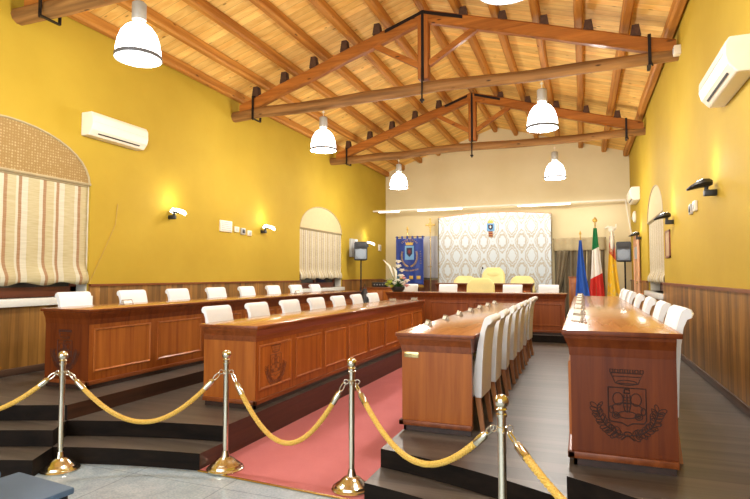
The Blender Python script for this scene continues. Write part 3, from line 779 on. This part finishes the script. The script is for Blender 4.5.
for i, y in enumerate((4.77, 8.75)): puth(-4.93, y, 1.17, PI, 'white name holder on the window-wall desk, %s' % ('between the first two chairs' if i == 0 else 'between the sixth and seventh chairs'), 'name holders on the window-wall desk')
for i, (x, y) in enumerate(((-3.2, 9.15), (-2.95, 9.66))): puth(x, y, 1.035, -.6, 'name holder on the desk left of the carpet, %s' % ('just before its far corner' if i == 0 else 'right at its far corner'), 'name holders on the desk left of the carpet')
r = thing('gooseneck_microphone', 'black gooseneck microphone on the raised desk before the high-backed chair', 'microphone', (-2.33, 13.25, 1.31))
MB().lathe([(.05, 0), (.05, .015), (.03, .03), (.01, .035)], 14).build('base', M['black'], r)
MB().tube([(0, 0, .03), (0, 0, .2), (.01, .02, .3), (.03, .05, .36)], .007, 6).build('neck', M['black'], r)
MB().ball((.035, .06, .375), .022, 8, sz=1.4).build('capsule', M['black'], r)

# ------------------------------------------------------------------ brass stanchions and ropes
def stanchion():
    r = thing('brass_stanchion', '', 'stanchion')
    MB().lathe([(.138, 0), (.141, .010), (.134, .018), (.122, .022), (.114, .036), (.094, .050), (.086, .054), (.070, .072), (.046, .088), (.034, .094), (.028, .118), (.022, .14)], 36).build('base', M['brass'], r, ang=25)
    MB().lathe([(.021, .12), (.021, .80), (.027, .803), (.027, .815), (.021, .82), (.021, .835)], 18).build('pole', M['brass'], r)
    mb = MB(); mb.ball((0, 0, .876), .036, 12); mb.lathe([(.018, .83), (.028, .838), (.020, .848)], 16); mb.build('ball_finial', M['brass'], r)
    mb = MB(); mb.lathe([(.022, .73), (.027, .732), (.027, .752), (.022, .754)], 18)
    for k in range(4):
        a = k*PI/2; c = Vector((.040*math.cos(a), .040*math.sin(a), .742))
        mb.tube([c+Vector((.016*math.cos(t)*math.cos(a), .016*math.cos(t)*math.sin(a), .016*math.sin(t))) for t in [2*PI*i/10 for i in range(11)]], .0035, 5)
    mb.build('ring_collar', M['brass'], r)
    return r
ST = [(-3.79, 3.05), (-2.60, 3.51), (-1.53, 3.50), (-.385, 2.735)]
S0 = (-4.75, 2.35); S5 = (.70, 1.50)
labs = ['brass rope stanchion before the left steps, by the blue seat', 'brass rope stanchion at the left corner of the carpet front', 'brass rope stanchion at the right corner of the carpet front', 'brass rope stanchion before the right-hand desks', 'brass rope stanchion holding the left end of the barrier', 'brass rope stanchion holding the right end of the barrier']
sp = stanchion()
for i, (x, y) in enumerate(ST+[S0, S5]):
    z = .0085 if i in (1, 2) else 0
    o = sp if i == 0 else dup(sp, (0,0,0)); o.location = (x, y, z); o['label'] = labs[i]; o['group'] = 'brass rope stanchions'; o.rotation_euler = (0,0,.3)

def rope(a, b, sag, lab):
    A = Vector((a[0], a[1], .74)); B = Vector((b[0], b[1], .74)); d = (B-A).normalized()
    A += d*.055; B -= d*.055
    r = thing('barrier_rope', lab, 'rope', ((A.x+B.x)/2, (A.y+B.y)/2, 0), 0, 'gold barrier ropes'); off = Vector(r.location)
    f = lambda t: A.lerp(B, t)-Vector((0, 0, sag*(1-(2*t-1)**2)*(1-.12*(2*t-1)**2)))-off
    n = 110; t0 = .075
    ctr = [f(t0+(1-2*t0)*i/n) for i in range(n+1)]
    side = Vector((-d.y, d.x, 0)); mb = MB()
    for k in range(3):
        pts = []
        for i, c in enumerate(ctr):
            tg = (ctr[min(i+1, n)]-ctr[max(i-1, 0)]).normalized(); up = side.cross(tg).normalized(); an = 2*PI*(i/5.5+k/3)
            pts.append(c+side*(.0085*math.cos(an))+up*(.0085*math.sin(an)))
        mb.tube(pts, .0118, 6)
    mb.build('cord', M['rope'], r)
    for q in (0, 1):
        g = (lambda t: f(t)) if q == 0 else (lambda t: f(1-t))
        mb = MB(); mb.tube([g(.095), g(.05), g(.045), g(.035)], [.022, .022, .016, .008], 12); mb.build('end_cap', M['brass'], r)
        mb = MB(); p0, p1 = g(.0), g(.04); m = (p0+p1)/2; ax = (p1-p0).normalized(); up = side.cross(ax).normalized(); L = (p1-p0).length*.55
        mb.tube([m+ax*(L*math.cos(t))+up*(.013*math.sin(t)) for t in [2*PI*i/12 for i in range(13)]], .0045, 6); mb.build('snap_hook', M['brass'], r)
rope(S0, ST[0], .28, 'gold twisted rope leaving the view from the stanchion by the blue seat')
rope(ST[0], ST[1], .375, 'gold twisted rope hanging before the left platform steps')
rope(ST[1], ST[2], .475, 'gold twisted rope hanging across the front of the red carpet')
rope(ST[2], ST[3], .345, 'gold twisted rope hanging before the brass-plated desk')
rope(ST[3], S5, .24, 'gold twisted rope running down out of view past the right aisle')

# ------------------------------------------------------------------ blue chairs in the corner
def blue_chair(loc, rz, lab):
    r = thing('blue_chair', lab, 'chair', loc, rz, 'blue audience chairs')
    # seat front edge along local x at y=0, seat runs to -y
    mb = MB(); mb.box(-.235, .235, -.45, 0, .415, .45, .012, 2); mb.build('seat', M['bluepanel'], r)
    mb = MB(); mb.sheet(10, 8, lambda u, v: (-.22+.44*u, -.47-.08*v-.03*(1-(2*u-1)**2), .52+.36*v)); c = mb.build('backrest', M['bluepanel'], r); m = c.modifiers.new('t', 'SOLIDIFY'); m.thickness = .03
    for s in (-1, 1):
        MB().tube([(s*.2, -.03, .41), (s*.21, -.0, 0)], .012, 8).build('leg', M['blackmetal'], r)
        MB().tube([(s*.2, -.42, .41), (s*.21, -.5, 0)], .012, 8).build('leg', M['blackmetal'], r)
        MB().tube([(s*.2, -.42, .41), (s*.2, -.5, .6), (s*.2, -.53, .8)], .012, 8).build('back_post', M['blackmetal'], r)
    MB().box(-.2, .2, -.42, -.03, .395, .415).build('seat_frame', M['blackmetal'], r, smooth=False)
    return r
blue_chair((-2.605, 2.02, 0), -.10, 'blue audience chair whose seat corner shows near the left stanchion')
blue_chair((-3.16, 2.02, 0), -.05, 'blue audience chair of which only a sliver shows at the frame edge')

# ------------------------------------------------------------------ back wall furnishings
YP = 15.75
r = thing('damask_panel', 'tall silver damask backdrop panel with a gently arched top behind the dais', 'panel', (-2.41, YP, .39))
top = [( -1.63+3.26*k/24, 2.84+.10*(1-((k-12)/12)**2)) for k in range(25)]
MB().prism([(-1.63, .1)]+[(1.63, .1)]+top[::-1], 0, .05, lambda u, v, w: (u, w, v)).build('fabric_face', M['damask'], r, smooth=False)
mb = MB(); mb.tube([(u, .025, v+.012) for u, v in top], .022, 6); mb.build('top_trim', M['pinkdoor'], r)
mb = MB()
for s in (-1, 1): mb.box(s*1.63-.02, s*1.63+.02, 0, .06, 0, 2.85)
mb.build('side_trim', M['valance'], r, smooth=False)
MB().box(-1.6, 1.6, .0, .3, 0, .1).build('foot', M['plinth'], r, smooth=False)

r = thing('wall_crest', 'small crowned blue coat of arms on the damask panel', 'emblem', (-2.47, YP-.01, 2.66)); r.scale = (.85, .85, .85)
MB().box(-.13, .13, -.025, .0, .16, .42, .01).build('field', M['lightblue'], r)
sh = [(-.08, .38), (.08, .38), (.08, .27), (.05, .22), (0, .2), (-.05, .22), (-.08, .27)]
MB().prism(sh, -.035, -.02, lambda u, v, w: (u, w, v)).build('shield', M['navy'], r, smooth=False)
MB().ball((0, -.035, .30), .04, 8, sx=.7, sy=.3, sz=1.2).build('charge', M['whiteplastic'], r)
cr = [(-.08, .43), (.08, .43), (.10, .53), (.05, .48), (.03, .56), (0, .5), (-.03, .56), (-.05, .48), (-.10, .53)]
MB().prism(cr, -.03, -.005, lambda u, v, w: (u, w, v)).build('crown', M['gold'], r, smooth=False)
MB().box(-.07, .07, -.02, 0, -.05, .15, .006).build('ribbon', M['maroon'], r)
mb = MB()
for z in (.11, .04, -.02): mb.box(-.075, .075, -.026, -.018, z-.006, z+.006)
mb.build('ribbon_band', M['gold'], r, smooth=False)

# lighting rail across the room in front of the end wall
YRL = 15.2
r = thing('light_rail', 'white fluorescent light rail spanning the room before the cream wall', 'light rail', (0, YRL, 3.45))
MB().box(XL+.01, 1.08, -.03, .03, -.012, .03).build('rail', M['whiteplastic'], r, smooth=False)
for x0, x1 in ((-5.75, -5.1), (-4.52, -3.2), (-1.63, -.27)): MB().tube([(x0, -.0, -.028), (x1, -.0, -.028)], .017, 8).build('tube', M['tube'], r)
MB().tube([(1.08, 0, 0), (1.19, -.12, -.9)], .02, 6).build('drop_conduit', M['whiteplastic'], r)

# blue banner on a pole
r = thing('processional_banner', 'blue velvet town banner with gold embroidery hanging on a pole', 'banner', (-4.82, 15.35, .41))
MB().tube([(-.08, .03, 0), (-.08, .03, 2.38)], .018, 8).build('pole', M['brassd'], r)
MB().lathe([(.16, 0), (.16, .03), (.04, .06), (.03, .12)], 20, (-.08, .03, 0)).build('pole_base', M['brassd'], r)
MB().tube([(-.46, .02, 2.25), (.46, .02, 2.25)], .014, 8).build('crossbar', M['brassd'], r)
mb = MB(); mb.lathe([(.01, 2.37), (.035, 2.40), (.012, 2.44), (.04, 2.48), (.004, 2.58)], 10, (-.08, .03, 0)); mb.build('finial', M['gold'], r)
def bn(u, v):
    x = -.43+.86*u; z = .80+1.40*v
    if v == 0: z -= .0
    return (x, .0+.018*math.sin(u*PI*5)*(1-v*.6)-.01, z+(.05*abs(math.sin(u*PI*2)) if v == 0 else 0))
mb = MB().sheet(30, 24, bn); c = mb.build('cloth', M['velvet'], r); c.modifiers.new('t', 'SOLIDIFY').thickness = .008
for k in range(6):
    x = -.40+.80*k/5; MB().box(x-.025, x+.025, -.012, .045, 2.18, 2.275, .004).build('loop', M['velvet'], r)
yf = -.035
F = lambda u, v, w: (u, yf+w, v)
MB().prism([(-.14, 1.56), (.14, 1.56), (.14, 1.98), (-.14, 1.98)], -.004, .0, F).build('crest_field', M['lightblue'], r, smooth=False)
MB().prism([(-.09, 1.92), (.09, 1.92), (.09, 1.74), (0, 1.64), (-.09, 1.74)], -.008, -.003, F).build('crest_shield', M['navy'], r, smooth=False)
mb = MB(); mb.ball((0, yf-.01, 1.80), .05, 8, sx=.8, sy=.15, sz=1.2); mb.build('crest_charge', M['maroon'], r)
MB().prism([(-.10, 2.0), (.10, 2.0), (.13, 2.10), (.07, 2.06), (.05, 2.11), (0, 2.07), (-.05, 2.11), (-.07, 2.06), (-.13, 2.10)], -.006, 0, F).build('crest_crown', M['gold'], r, smooth=False)
mb = MB()
for s in (-1, 1):
    for i in range(15):
        t = i/14; an = -PI/2+s*(.15+t*1.75); u = .24*math.cos(an); v = 1.68+.32*math.sin(an)
        for q in (-1, 1):
            a = an+s*PI/2+q*.7; mb.tube([(u, yf-.004, v), (u+.045*math.cos(a), yf-.008, v+.045*math.sin(a))], [.009, .004], 5)
mb.build('wreath', M['gold'], r)
mb = MB()   # arc and lines of embroidered lettering, unreadable at this distance
rr = random.Random(5)
def glyph(u, v, h, a):
    for _ in range(2):
        du = rr.uniform(-.010, .010); mb.tube([(u+du, yf-.004, v), (u+du+h*math.sin(a)*.8+rr.uniform(-.008, .008), yf-.004, v+h*math.cos(a))], .0045, 4)
for i in range(11):
    a = -.75+1.5*i/10; glyph(.33*math.sin(a), 1.78+.33*math.cos(a)+.03, .045, a)
for i in range(14): glyph(-.26+.52*i/13, 1.20-.05*math.cos((i-6.5)/6.5*1.4)+.06, .05, 0)
for i in range(6): glyph(.34+.0*i, 1.45+.07*i, .03, 1.2)
mb.build('embroidered_lettering', M['gold'], r)
mb = MB()
for x in (-.25, .05, .28): mb.box(x-.06, x+.06, yf-.004, yf+.004, .98, 1.08, .003)
mb.build('embroidered_motif', M['gold'], r)
mb = MB()
for i in range(44): mb.tube([(-.42+.84*i/43, -.01, .82), (-.42+.84*i/43, -.012, .74)], .006, 4)
mb.build('fringe', M['gold'], r)

# second pole with ornate cross
r = thing('processional_cross', 'ornate silver processional cross standing beside the blue banner', 'cross', (-4.22, 15.5, .39))
MB().tube([(0, 0, 0), (0, 0, 2.4)], .014, 8).build('staff', M['brassd'], r)
MB().lathe([(.12, 0), (.12, .03), (.03, .05)], 16).build('base', M['brassd'], r)
mb = MB(); mb.tube([(0,0,2.4), (0,0,2.78)], .018, 6); mb.tube([(-.11,0,2.62), (.11,0,2.62)], .018, 6)
for p in ((-.12, 2.62), (.12, 2.62), (0, 2.8)): mb.ball((p[0], 0, p[1]), .03, 6)
mb.tube([(.07*math.cos(t), 0, 2.62+.07*math.sin(t)) for t in [2*PI*i/14 for i in range(15)]], .010, 5)
mb.build('cross_head', M['gold'], r)

# grey wall cabinet behind them
r = thing('wall_cabinet', 'pale grey wall cabinet behind the blue banner and cross', 'cabinet', (-4.40, YB+.13, 1.42))
MB().box(-.43, .43, -.16, -.0, 0, 1.3, .006).build('carcass', M['greycab'], r)
for s in (-1, 1):
    dd = MB().box(s*.215-.205, s*.215+.205, -.18, -.16, .02, 1.28, .004).build('cabinet_door', M['greycab'], r)
    MB().ball((s*.04+.02, -.195, .35), .022, 8).build('knob', M['brassd'], dd)

# drapes behind the flags
r = thing('olive_drape', 'olive brown drape with a beige valance hanging behind the flags', 'curtain', (-.06, 15.95, .39))
def dr(u, v):
    z = .02+1.85*v; g = .6*math.exp(-((v-.35)/.25)**2); x = -.66+1.30*u
    return (x, -.05+.045*math.sin(u*PI*16+.6*math.sin(v*3)), z)
c = MB().sheet(120, 20, dr).build('drape', M['drape'], r); c.modifiers.new('t', 'SOLIDIFY').thickness = .008
c = MB().sheet(80, 8, lambda u, v: (-.68+1.34*u, -.11+.015*math.sin(u*PI*10), 1.80+.36*v)).build('valance', M['valance'], r); c.modifiers.new('t', 'SOLIDIFY').thickness = .01
MB().tube([(-.7, -.05, 2.14), (.68, -.05, 2.14)], .02, 8).build('curtain_rod', M['legdark'], r)
c = MB().sheet(24, 20, lambda u, v: (-.58+.34*u*(0.35+.65*abs(v-.25)**.7)-.10*(1-v), -.17+.03*math.sin(u*PI*5), .3+1.5*v)).build('tied_swag', M['drape'], r); c.modifiers.new('t', 'SOLIDIFY').thickness = .008
MB().ball((-.6, -.17, .72), .05, 8, sz=.6, sx=1.5).build('tieback', M['valance'], r)
r = thing('wooden_lectern', 'narrow orange wood cabinet standing behind the blue flag', 'cabinet', (-.20, 15.2, .39))
MB().box(-.13, .09, -.18, .18, .05, 1.05, .008).build('body', M['panelwood'], r); MB().box(-.15, .11, -.2, .2, 1.05, 1.08, .006).build('cap', M['cherry'], r); MB().box(-.12, .08, -.17, .17, 0, .05).build('plinth', M['plinth'], r, smooth=False)
mb = MB(); mb.box(-.09, .05, -.19, -.18, .15, .92, .004); mb.build('door', M['cherry'], r)

# flags
def flag(x, y, lab, mat, ztop, finial, w0, w1, seed, fn=None):
    r = thing('indoor_flag', lab, 'flag', (x, y, .39), 0, 'flags on poles in the far corner'); H = ztop-.39
    MB().tube([(0, 0, .03), (0, 0, H-.12)], .014, 8).build('pole', M['brassd'], r)
    MB().lathe([(.15, 0), (.15, .03), (.05, .06), (.03, .1)], 20).build('pole_base', M['brassd'], r)
    mb = MB(); finial(mb, H); mb.build('finial', M['gold'] if finial is not fin_w else M['whiteplastic'], r)
    rr = random.Random(seed); ph = rr.uniform(0, 6)
    def sh(u, v):      # hangs from the pole top, widening to the bottom
        z = .35+(H-.22-.35)*v; w = w1+(w0-w1)*v**.8
        off = .02+.02*math.sin(v*5+ph)
        return (-w*.55+w*u*1.05+off*(1-v), -.03-.045*math.sin(u*PI*3.5+ph+v*1.3)*(1-.5*v)-.02, z-.10*(1-v)*math.sin(u*PI*1.5+ph))
    c = MB().sheet(36, 30, sh).build('cloth', mat, r); c.modifiers.new('t', 'SOLIDIFY').thickness = .006
    return r
def fin_s(mb, H): mb.lathe([(.008, H-.14), (.02, H-.11), (.008, H-.08), (.03, H-.05), (.002, H+.04)], 10)
def fin_d(mb, H): mb.ball((0,0,H-.02), .06, 8, sy=.4); mb.lathe([(.008, H-.14), (.025, H-.1), (.008, H-.07)], 10); mb.ball((0,0,H+.05), .02, 6)
def fin_w(mb, H):
    mb.tube([(0,-.02,H-.60), (.01,-.03,H-.35), (0,-.02,H-.1)], [.05, .11, .05], 10, sq=.6)
    mb.ball((0,-.02,H-.04), .085, 8, sy=.5)
    for a in (.4, 2.5, 4.7): mb.tube([(0,-.02,H-.04), (.11*math.cos(a), -.02, H-.04+.11*math.sin(a)), (.17*math.cos(a+.5), -.02, H-.04+.17*math.sin(a+.5))], [.045, .034, .016], 6)
flag(-.03, 14.72, 'blue flag drooping on its pole, first beside the damask panel', M['euflag'], 2.62, fin_s, .06, .40, 1)
flag(.33, 14.98, 'green white and red flag drooping on a gold-tipped pole', M['tricolour'], 2.95, fin_d, .08, .42, 2)
flag(.72, 14.9, 'yellow and red flag with a white emblem on its pole top', M['sicily'], 2.72, fin_w, .10, .36, 3)

# loudspeakers on stands
def speaker(loc, rz, lab, zc, front):
    r = thing('loudspeaker', lab, 'loudspeaker', (loc[0], loc[1], loc[2]), rz, 'loudspeakers on stands')
    h = .50; w = .36
    mb = MB(); rings = []
    for z, s in ((zc-h/2, .92), (zc-h/2+.03, 1), (zc+h/2-.05, 1), (zc+h/2, .9)):
        rings.append([(-w/2*s, -.14, z), (w/2*s, -.14, z), (w/2*s*.7, .16, z), (-w/2*s*.7, .16, z)])
    mb.loft(rings); c = mb.build('cabinet', M['black'], r, smooth=False); b = c.modifiers.new('b', 'BEVEL'); b.width = .02; b.segments = 3
    MB().box(-w*.42, w*.42, -.152, -.138, zc-h*.42, zc+h*.1, .012).build('grille', M['dkgrey'], r)
    MB().lathe([(.13, 0), (.13, .012), (.10, .016), (.03, .006), (.001, .008)], 24, (0, -.152, zc-h*.14), Matrix.Rotation(PI/2, 4, 'X')).build('woofer', M['speakercone'], r)
    MB().box(-w*.36, w*.36, -.152, -.138, zc+h*.18, zc+h*.4, .01).build('horn', M['black'] if front else M['slot'], r)
    return r
def spk_stand(loc, rz, zt, lab, q=.30):
    r = thing('speaker_stand', lab, 'speaker stand', loc, rz, 'tripod loudspeaker stands')
    MB().tube([(0, 0, .1), (0, 0, zt)], .02, 8).build('pole', M['blackmetal'], r)
    MB().lathe([(.035, .62), (.04, .64), (.04, .7), (.03, .72)], 12).build('collar', M['black'], r)
    for k in range(3):
        a = 2*PI*k/3+.4; MB().tube([(0, 0, .66), (q*.5*math.cos(a), q*.5*math.sin(a), .36), (q*math.cos(a), q*math.sin(a), .015)], .013, 6).build('leg', M['blackmetal'], r)
    return r
spk_stand((-5.53, 13.25, .39), 0, 1.60, 'black tripod stand carrying the loudspeaker near the left wall'); speaker((-5.53, 13.25, .39), .35, 'dark grey loudspeaker on a stand near the left yellow wall', 1.76, True)
spk_stand((1.0, 14.7, .39), 0, 1.52, 'black tripod stand carrying the loudspeaker beside the flags', .18); speaker((1.0, 14.7, .39), -.25, 'black loudspeaker on a stand between the flags and the arched door', 1.70, False)
r = thing('cable_bag', 'black bag slumped at the foot of the left loudspeaker stand', 'bag', (-5.05, 12.35, .39))
MB().lathe([(.10, 0), (.14, .06), (.13, .3), (.11, .55), (.07, .72), (.03, .78)], 14).build('sack', M['black'], r); MB().tube([(-.05, 0, .74), (0, 0, .9), (.05, 0, .74)], .012, 6).build('strap', M['black'], r)

# low equipment cabinet in the left corner
r = thing('equipment_cabinet', 'low wooden cabinet with audio gear in the corner by the banner', 'cabinet', (-5.15, 14.2, .39))
MB().box(-.65, .65, -.28, .28, .05, .74, .006).build('carcass', M['cherry'], r); MB().box(-.68, .68, -.3, .3, .74, .78, .006).build('cabinet_top', M['cherry_h'], r); MB().box(-.62, .62, -.26, .26, 0, .05).build('plinth', M['plinth'], r, smooth=False)
for s in (-1, 1):
    dd = MB().box(s*.32-.3, s*.32+.3, -.295, -.28, .09, .7, .004).build('cabinet_door', M['panelwood'], r); MB().ball((s*.06, -.31, .42), .018, 8).build('knob', M['brassd'], dd)
r = thing('audio_mixer', 'black audio amplifier on the low corner cabinet', 'amplifier', (-5.30, 14.15, 1.17))
MB().box(-.2, .2, -.17, .17, .01, .14, .008).build('case', M['black'], r); MB().box(-.17, .17, -.178, -.168, .03, .12).build('front', M['slot'], r, smooth=False)
for k in range(4): MB().lathe([(.018, 0), (.016, .02)], 10, (-.12+.08*k, -.178, .075), Matrix.Rotation(PI/2, 4, 'X')).build('knob', M['steel'], r)
r = thing('audio_receiver', 'pale grey audio receiver beside the black amplifier on the corner cabinet', 'receiver', (-4.86, 14.15, 1.17))
MB().box(-.16, .16, -.16, .16, .01, .17, .008).build('case', M['greyplastic'], r); MB().box(-.12, .12, -.168, -.158, .09, .14).build('display', M['slot'], r, smooth=False)
for k in range(3): MB().lathe([(.014, 0), (.012, .015)], 10, (-.08+.08*k, -.168, .05), Matrix.Rotation(PI/2, 4, 'X')).build('knob', M['steel'], r)

# flower arrangement on a wooden pedestal
fa = thing('flower_arrangement', 'arrangement of white, lime and pink flowers on the end of the wide far desk', 'flowers', (-3.66, 10.80, 1.16)); fa.scale = (.9, .9, .84)
MB().lathe([(.10, 0), (.15, .04), (.17, .11), (.16, .13), (.14, .12), (.12, .06)], 20).build('bowl', M['slot'], fa)
rr = random.Random(3)
mb = MB()
for k in range(46):
    a = rr.uniform(0, 2*PI); e = rr.uniform(.1, 1.2); l = rr.uniform(.14, .34); p = Vector((.05*math.cos(a), .05*math.sin(a), .10)); q = p+Vector((math.cos(a)*math.cos(e), math.sin(a)*math.cos(e), math.sin(e)))*l
    m = (p+q)/2+Vector((0,0,.03)); mb.tube([p, p.lerp(m, .6), m, q], [.004, .02, .028, .003], 6, sq=.25)
for dx, dz in ((-.28, .78), (-.02, .7), (.06, .56)): mb.tube([(0,0,.1), (dx*.5, 0, dz*.5), (dx, -.02, dz)], .006, 5)
mb.build('foliage', M['leaf'], fa)
def bloom(c, r_, mat, name='flower', n=8, cup=.5):
    mb = MB()
    for k in range(n):
        for lay, ee in ((0, .35), (1, .9)):
            a = 2*PI*(k+.5*lay)/n; d = Vector((math.cos(a)*math.cos(ee), math.sin(a)*math.cos(ee), math.sin(ee)*cup*1.6)); mb.tube([Vector(c), Vector(c)+d*r_*.6, Vector(c)+d*r_], [r_*.15, r_*.36, r_*.06], 6, sq=.35)
    mb.ball(c, r_*.35, 6); mb.build(name, mat, fa)
for c, q, m in [((-.16, -.12, .22), .10, 'limepetal'), ((-.24, -.04, .16), .09, 'limepetal'), ((-.10, -.16, .13), .08, 'limepetal'), ((.04, -.14, .26), .10, 'petal'), ((.16, -.12, .20), .10, 'petal'), ((.24, -.05, .26), .09, 'petal'), ((.10, -.06, .38), .10, 'petal'), ((.12, -.05, .52), .09, 'petal'), ((.03, -.05, .62), .10, 'petal'), ((.03, -.04, .74), .09, 'petal'), ((.26, -.12, .14), .08, 'pinkpetal'), ((.19, -.14, .33), .07, 'pinkpetal'), ((-.02, -.18, .2), .08, 'petal')]: bloom(c, q, M[m])
for x0, z0, x1, z1 in ((-.10, .38, -.34, .80), (-.03, .3, -.10, .62)):
    mb = MB(); mb.tube([(x0, -.03, z0), ((x0+x1)/2+.03, -.04, (z0+z1)/2+.05), (x1, -.05, z1)], [.02, .055, .012], 8, sq=.5); mb.build('lily_bud', M['petal'], fa)

# ------------------------------------------------------------------ light, world, camera
w = bpy.data.worlds.new('world'); SC.world = w; w.use_nodes = True
bg = w.node_tree.nodes['Background']; bg.inputs[0].default_value = (.92, .96, 1, 1); bg.inputs[1].default_value = 1.0
def area(name, loc, rot, sx, sy, e, c=(1, .96, .9)):
    L = bpy.data.lights.new(name, 'AREA'); L.shape = 'RECTANGLE'; L.size = sx; L.size_y = sy; L.energy = e; L.color = c
    o = bpy.data.objects.new(name, L); COL.objects.link(o); o.location = loc; o.rotation_euler = rot; return o
# added fill lamp unseen behind the viewer, and the strip lights on the rail
area('rear_fill', (-2.4, -2.2, 2.6), (math.radians(82), 0, 0), 6.5, 3.6, 150, (.94, .97, 1))
area('rail_light', (-2.4, YRL-.05, 3.40), (math.radians(35), 0, 0), 6.4, .12, 20, (1, .96, .9))

cam = bpy.data.cameras.new('camera'); co = bpy.data.objects.new('camera', cam); COL.objects.link(co)
cam.sensor_width = 36; cam.lens = 36*535/750; cam.clip_start = .05
co.location = (0, 0, 1.5); co.rotation_euler = (math.radians(90+2.782), 0, math.radians(21.152))
SC.camera = co
SC.view_settings.view_transform = 'Standard'; SC.view_settings.look = 'None'; SC.view_settings.exposure = 0.66; SC.view_settings.gamma = 1.0
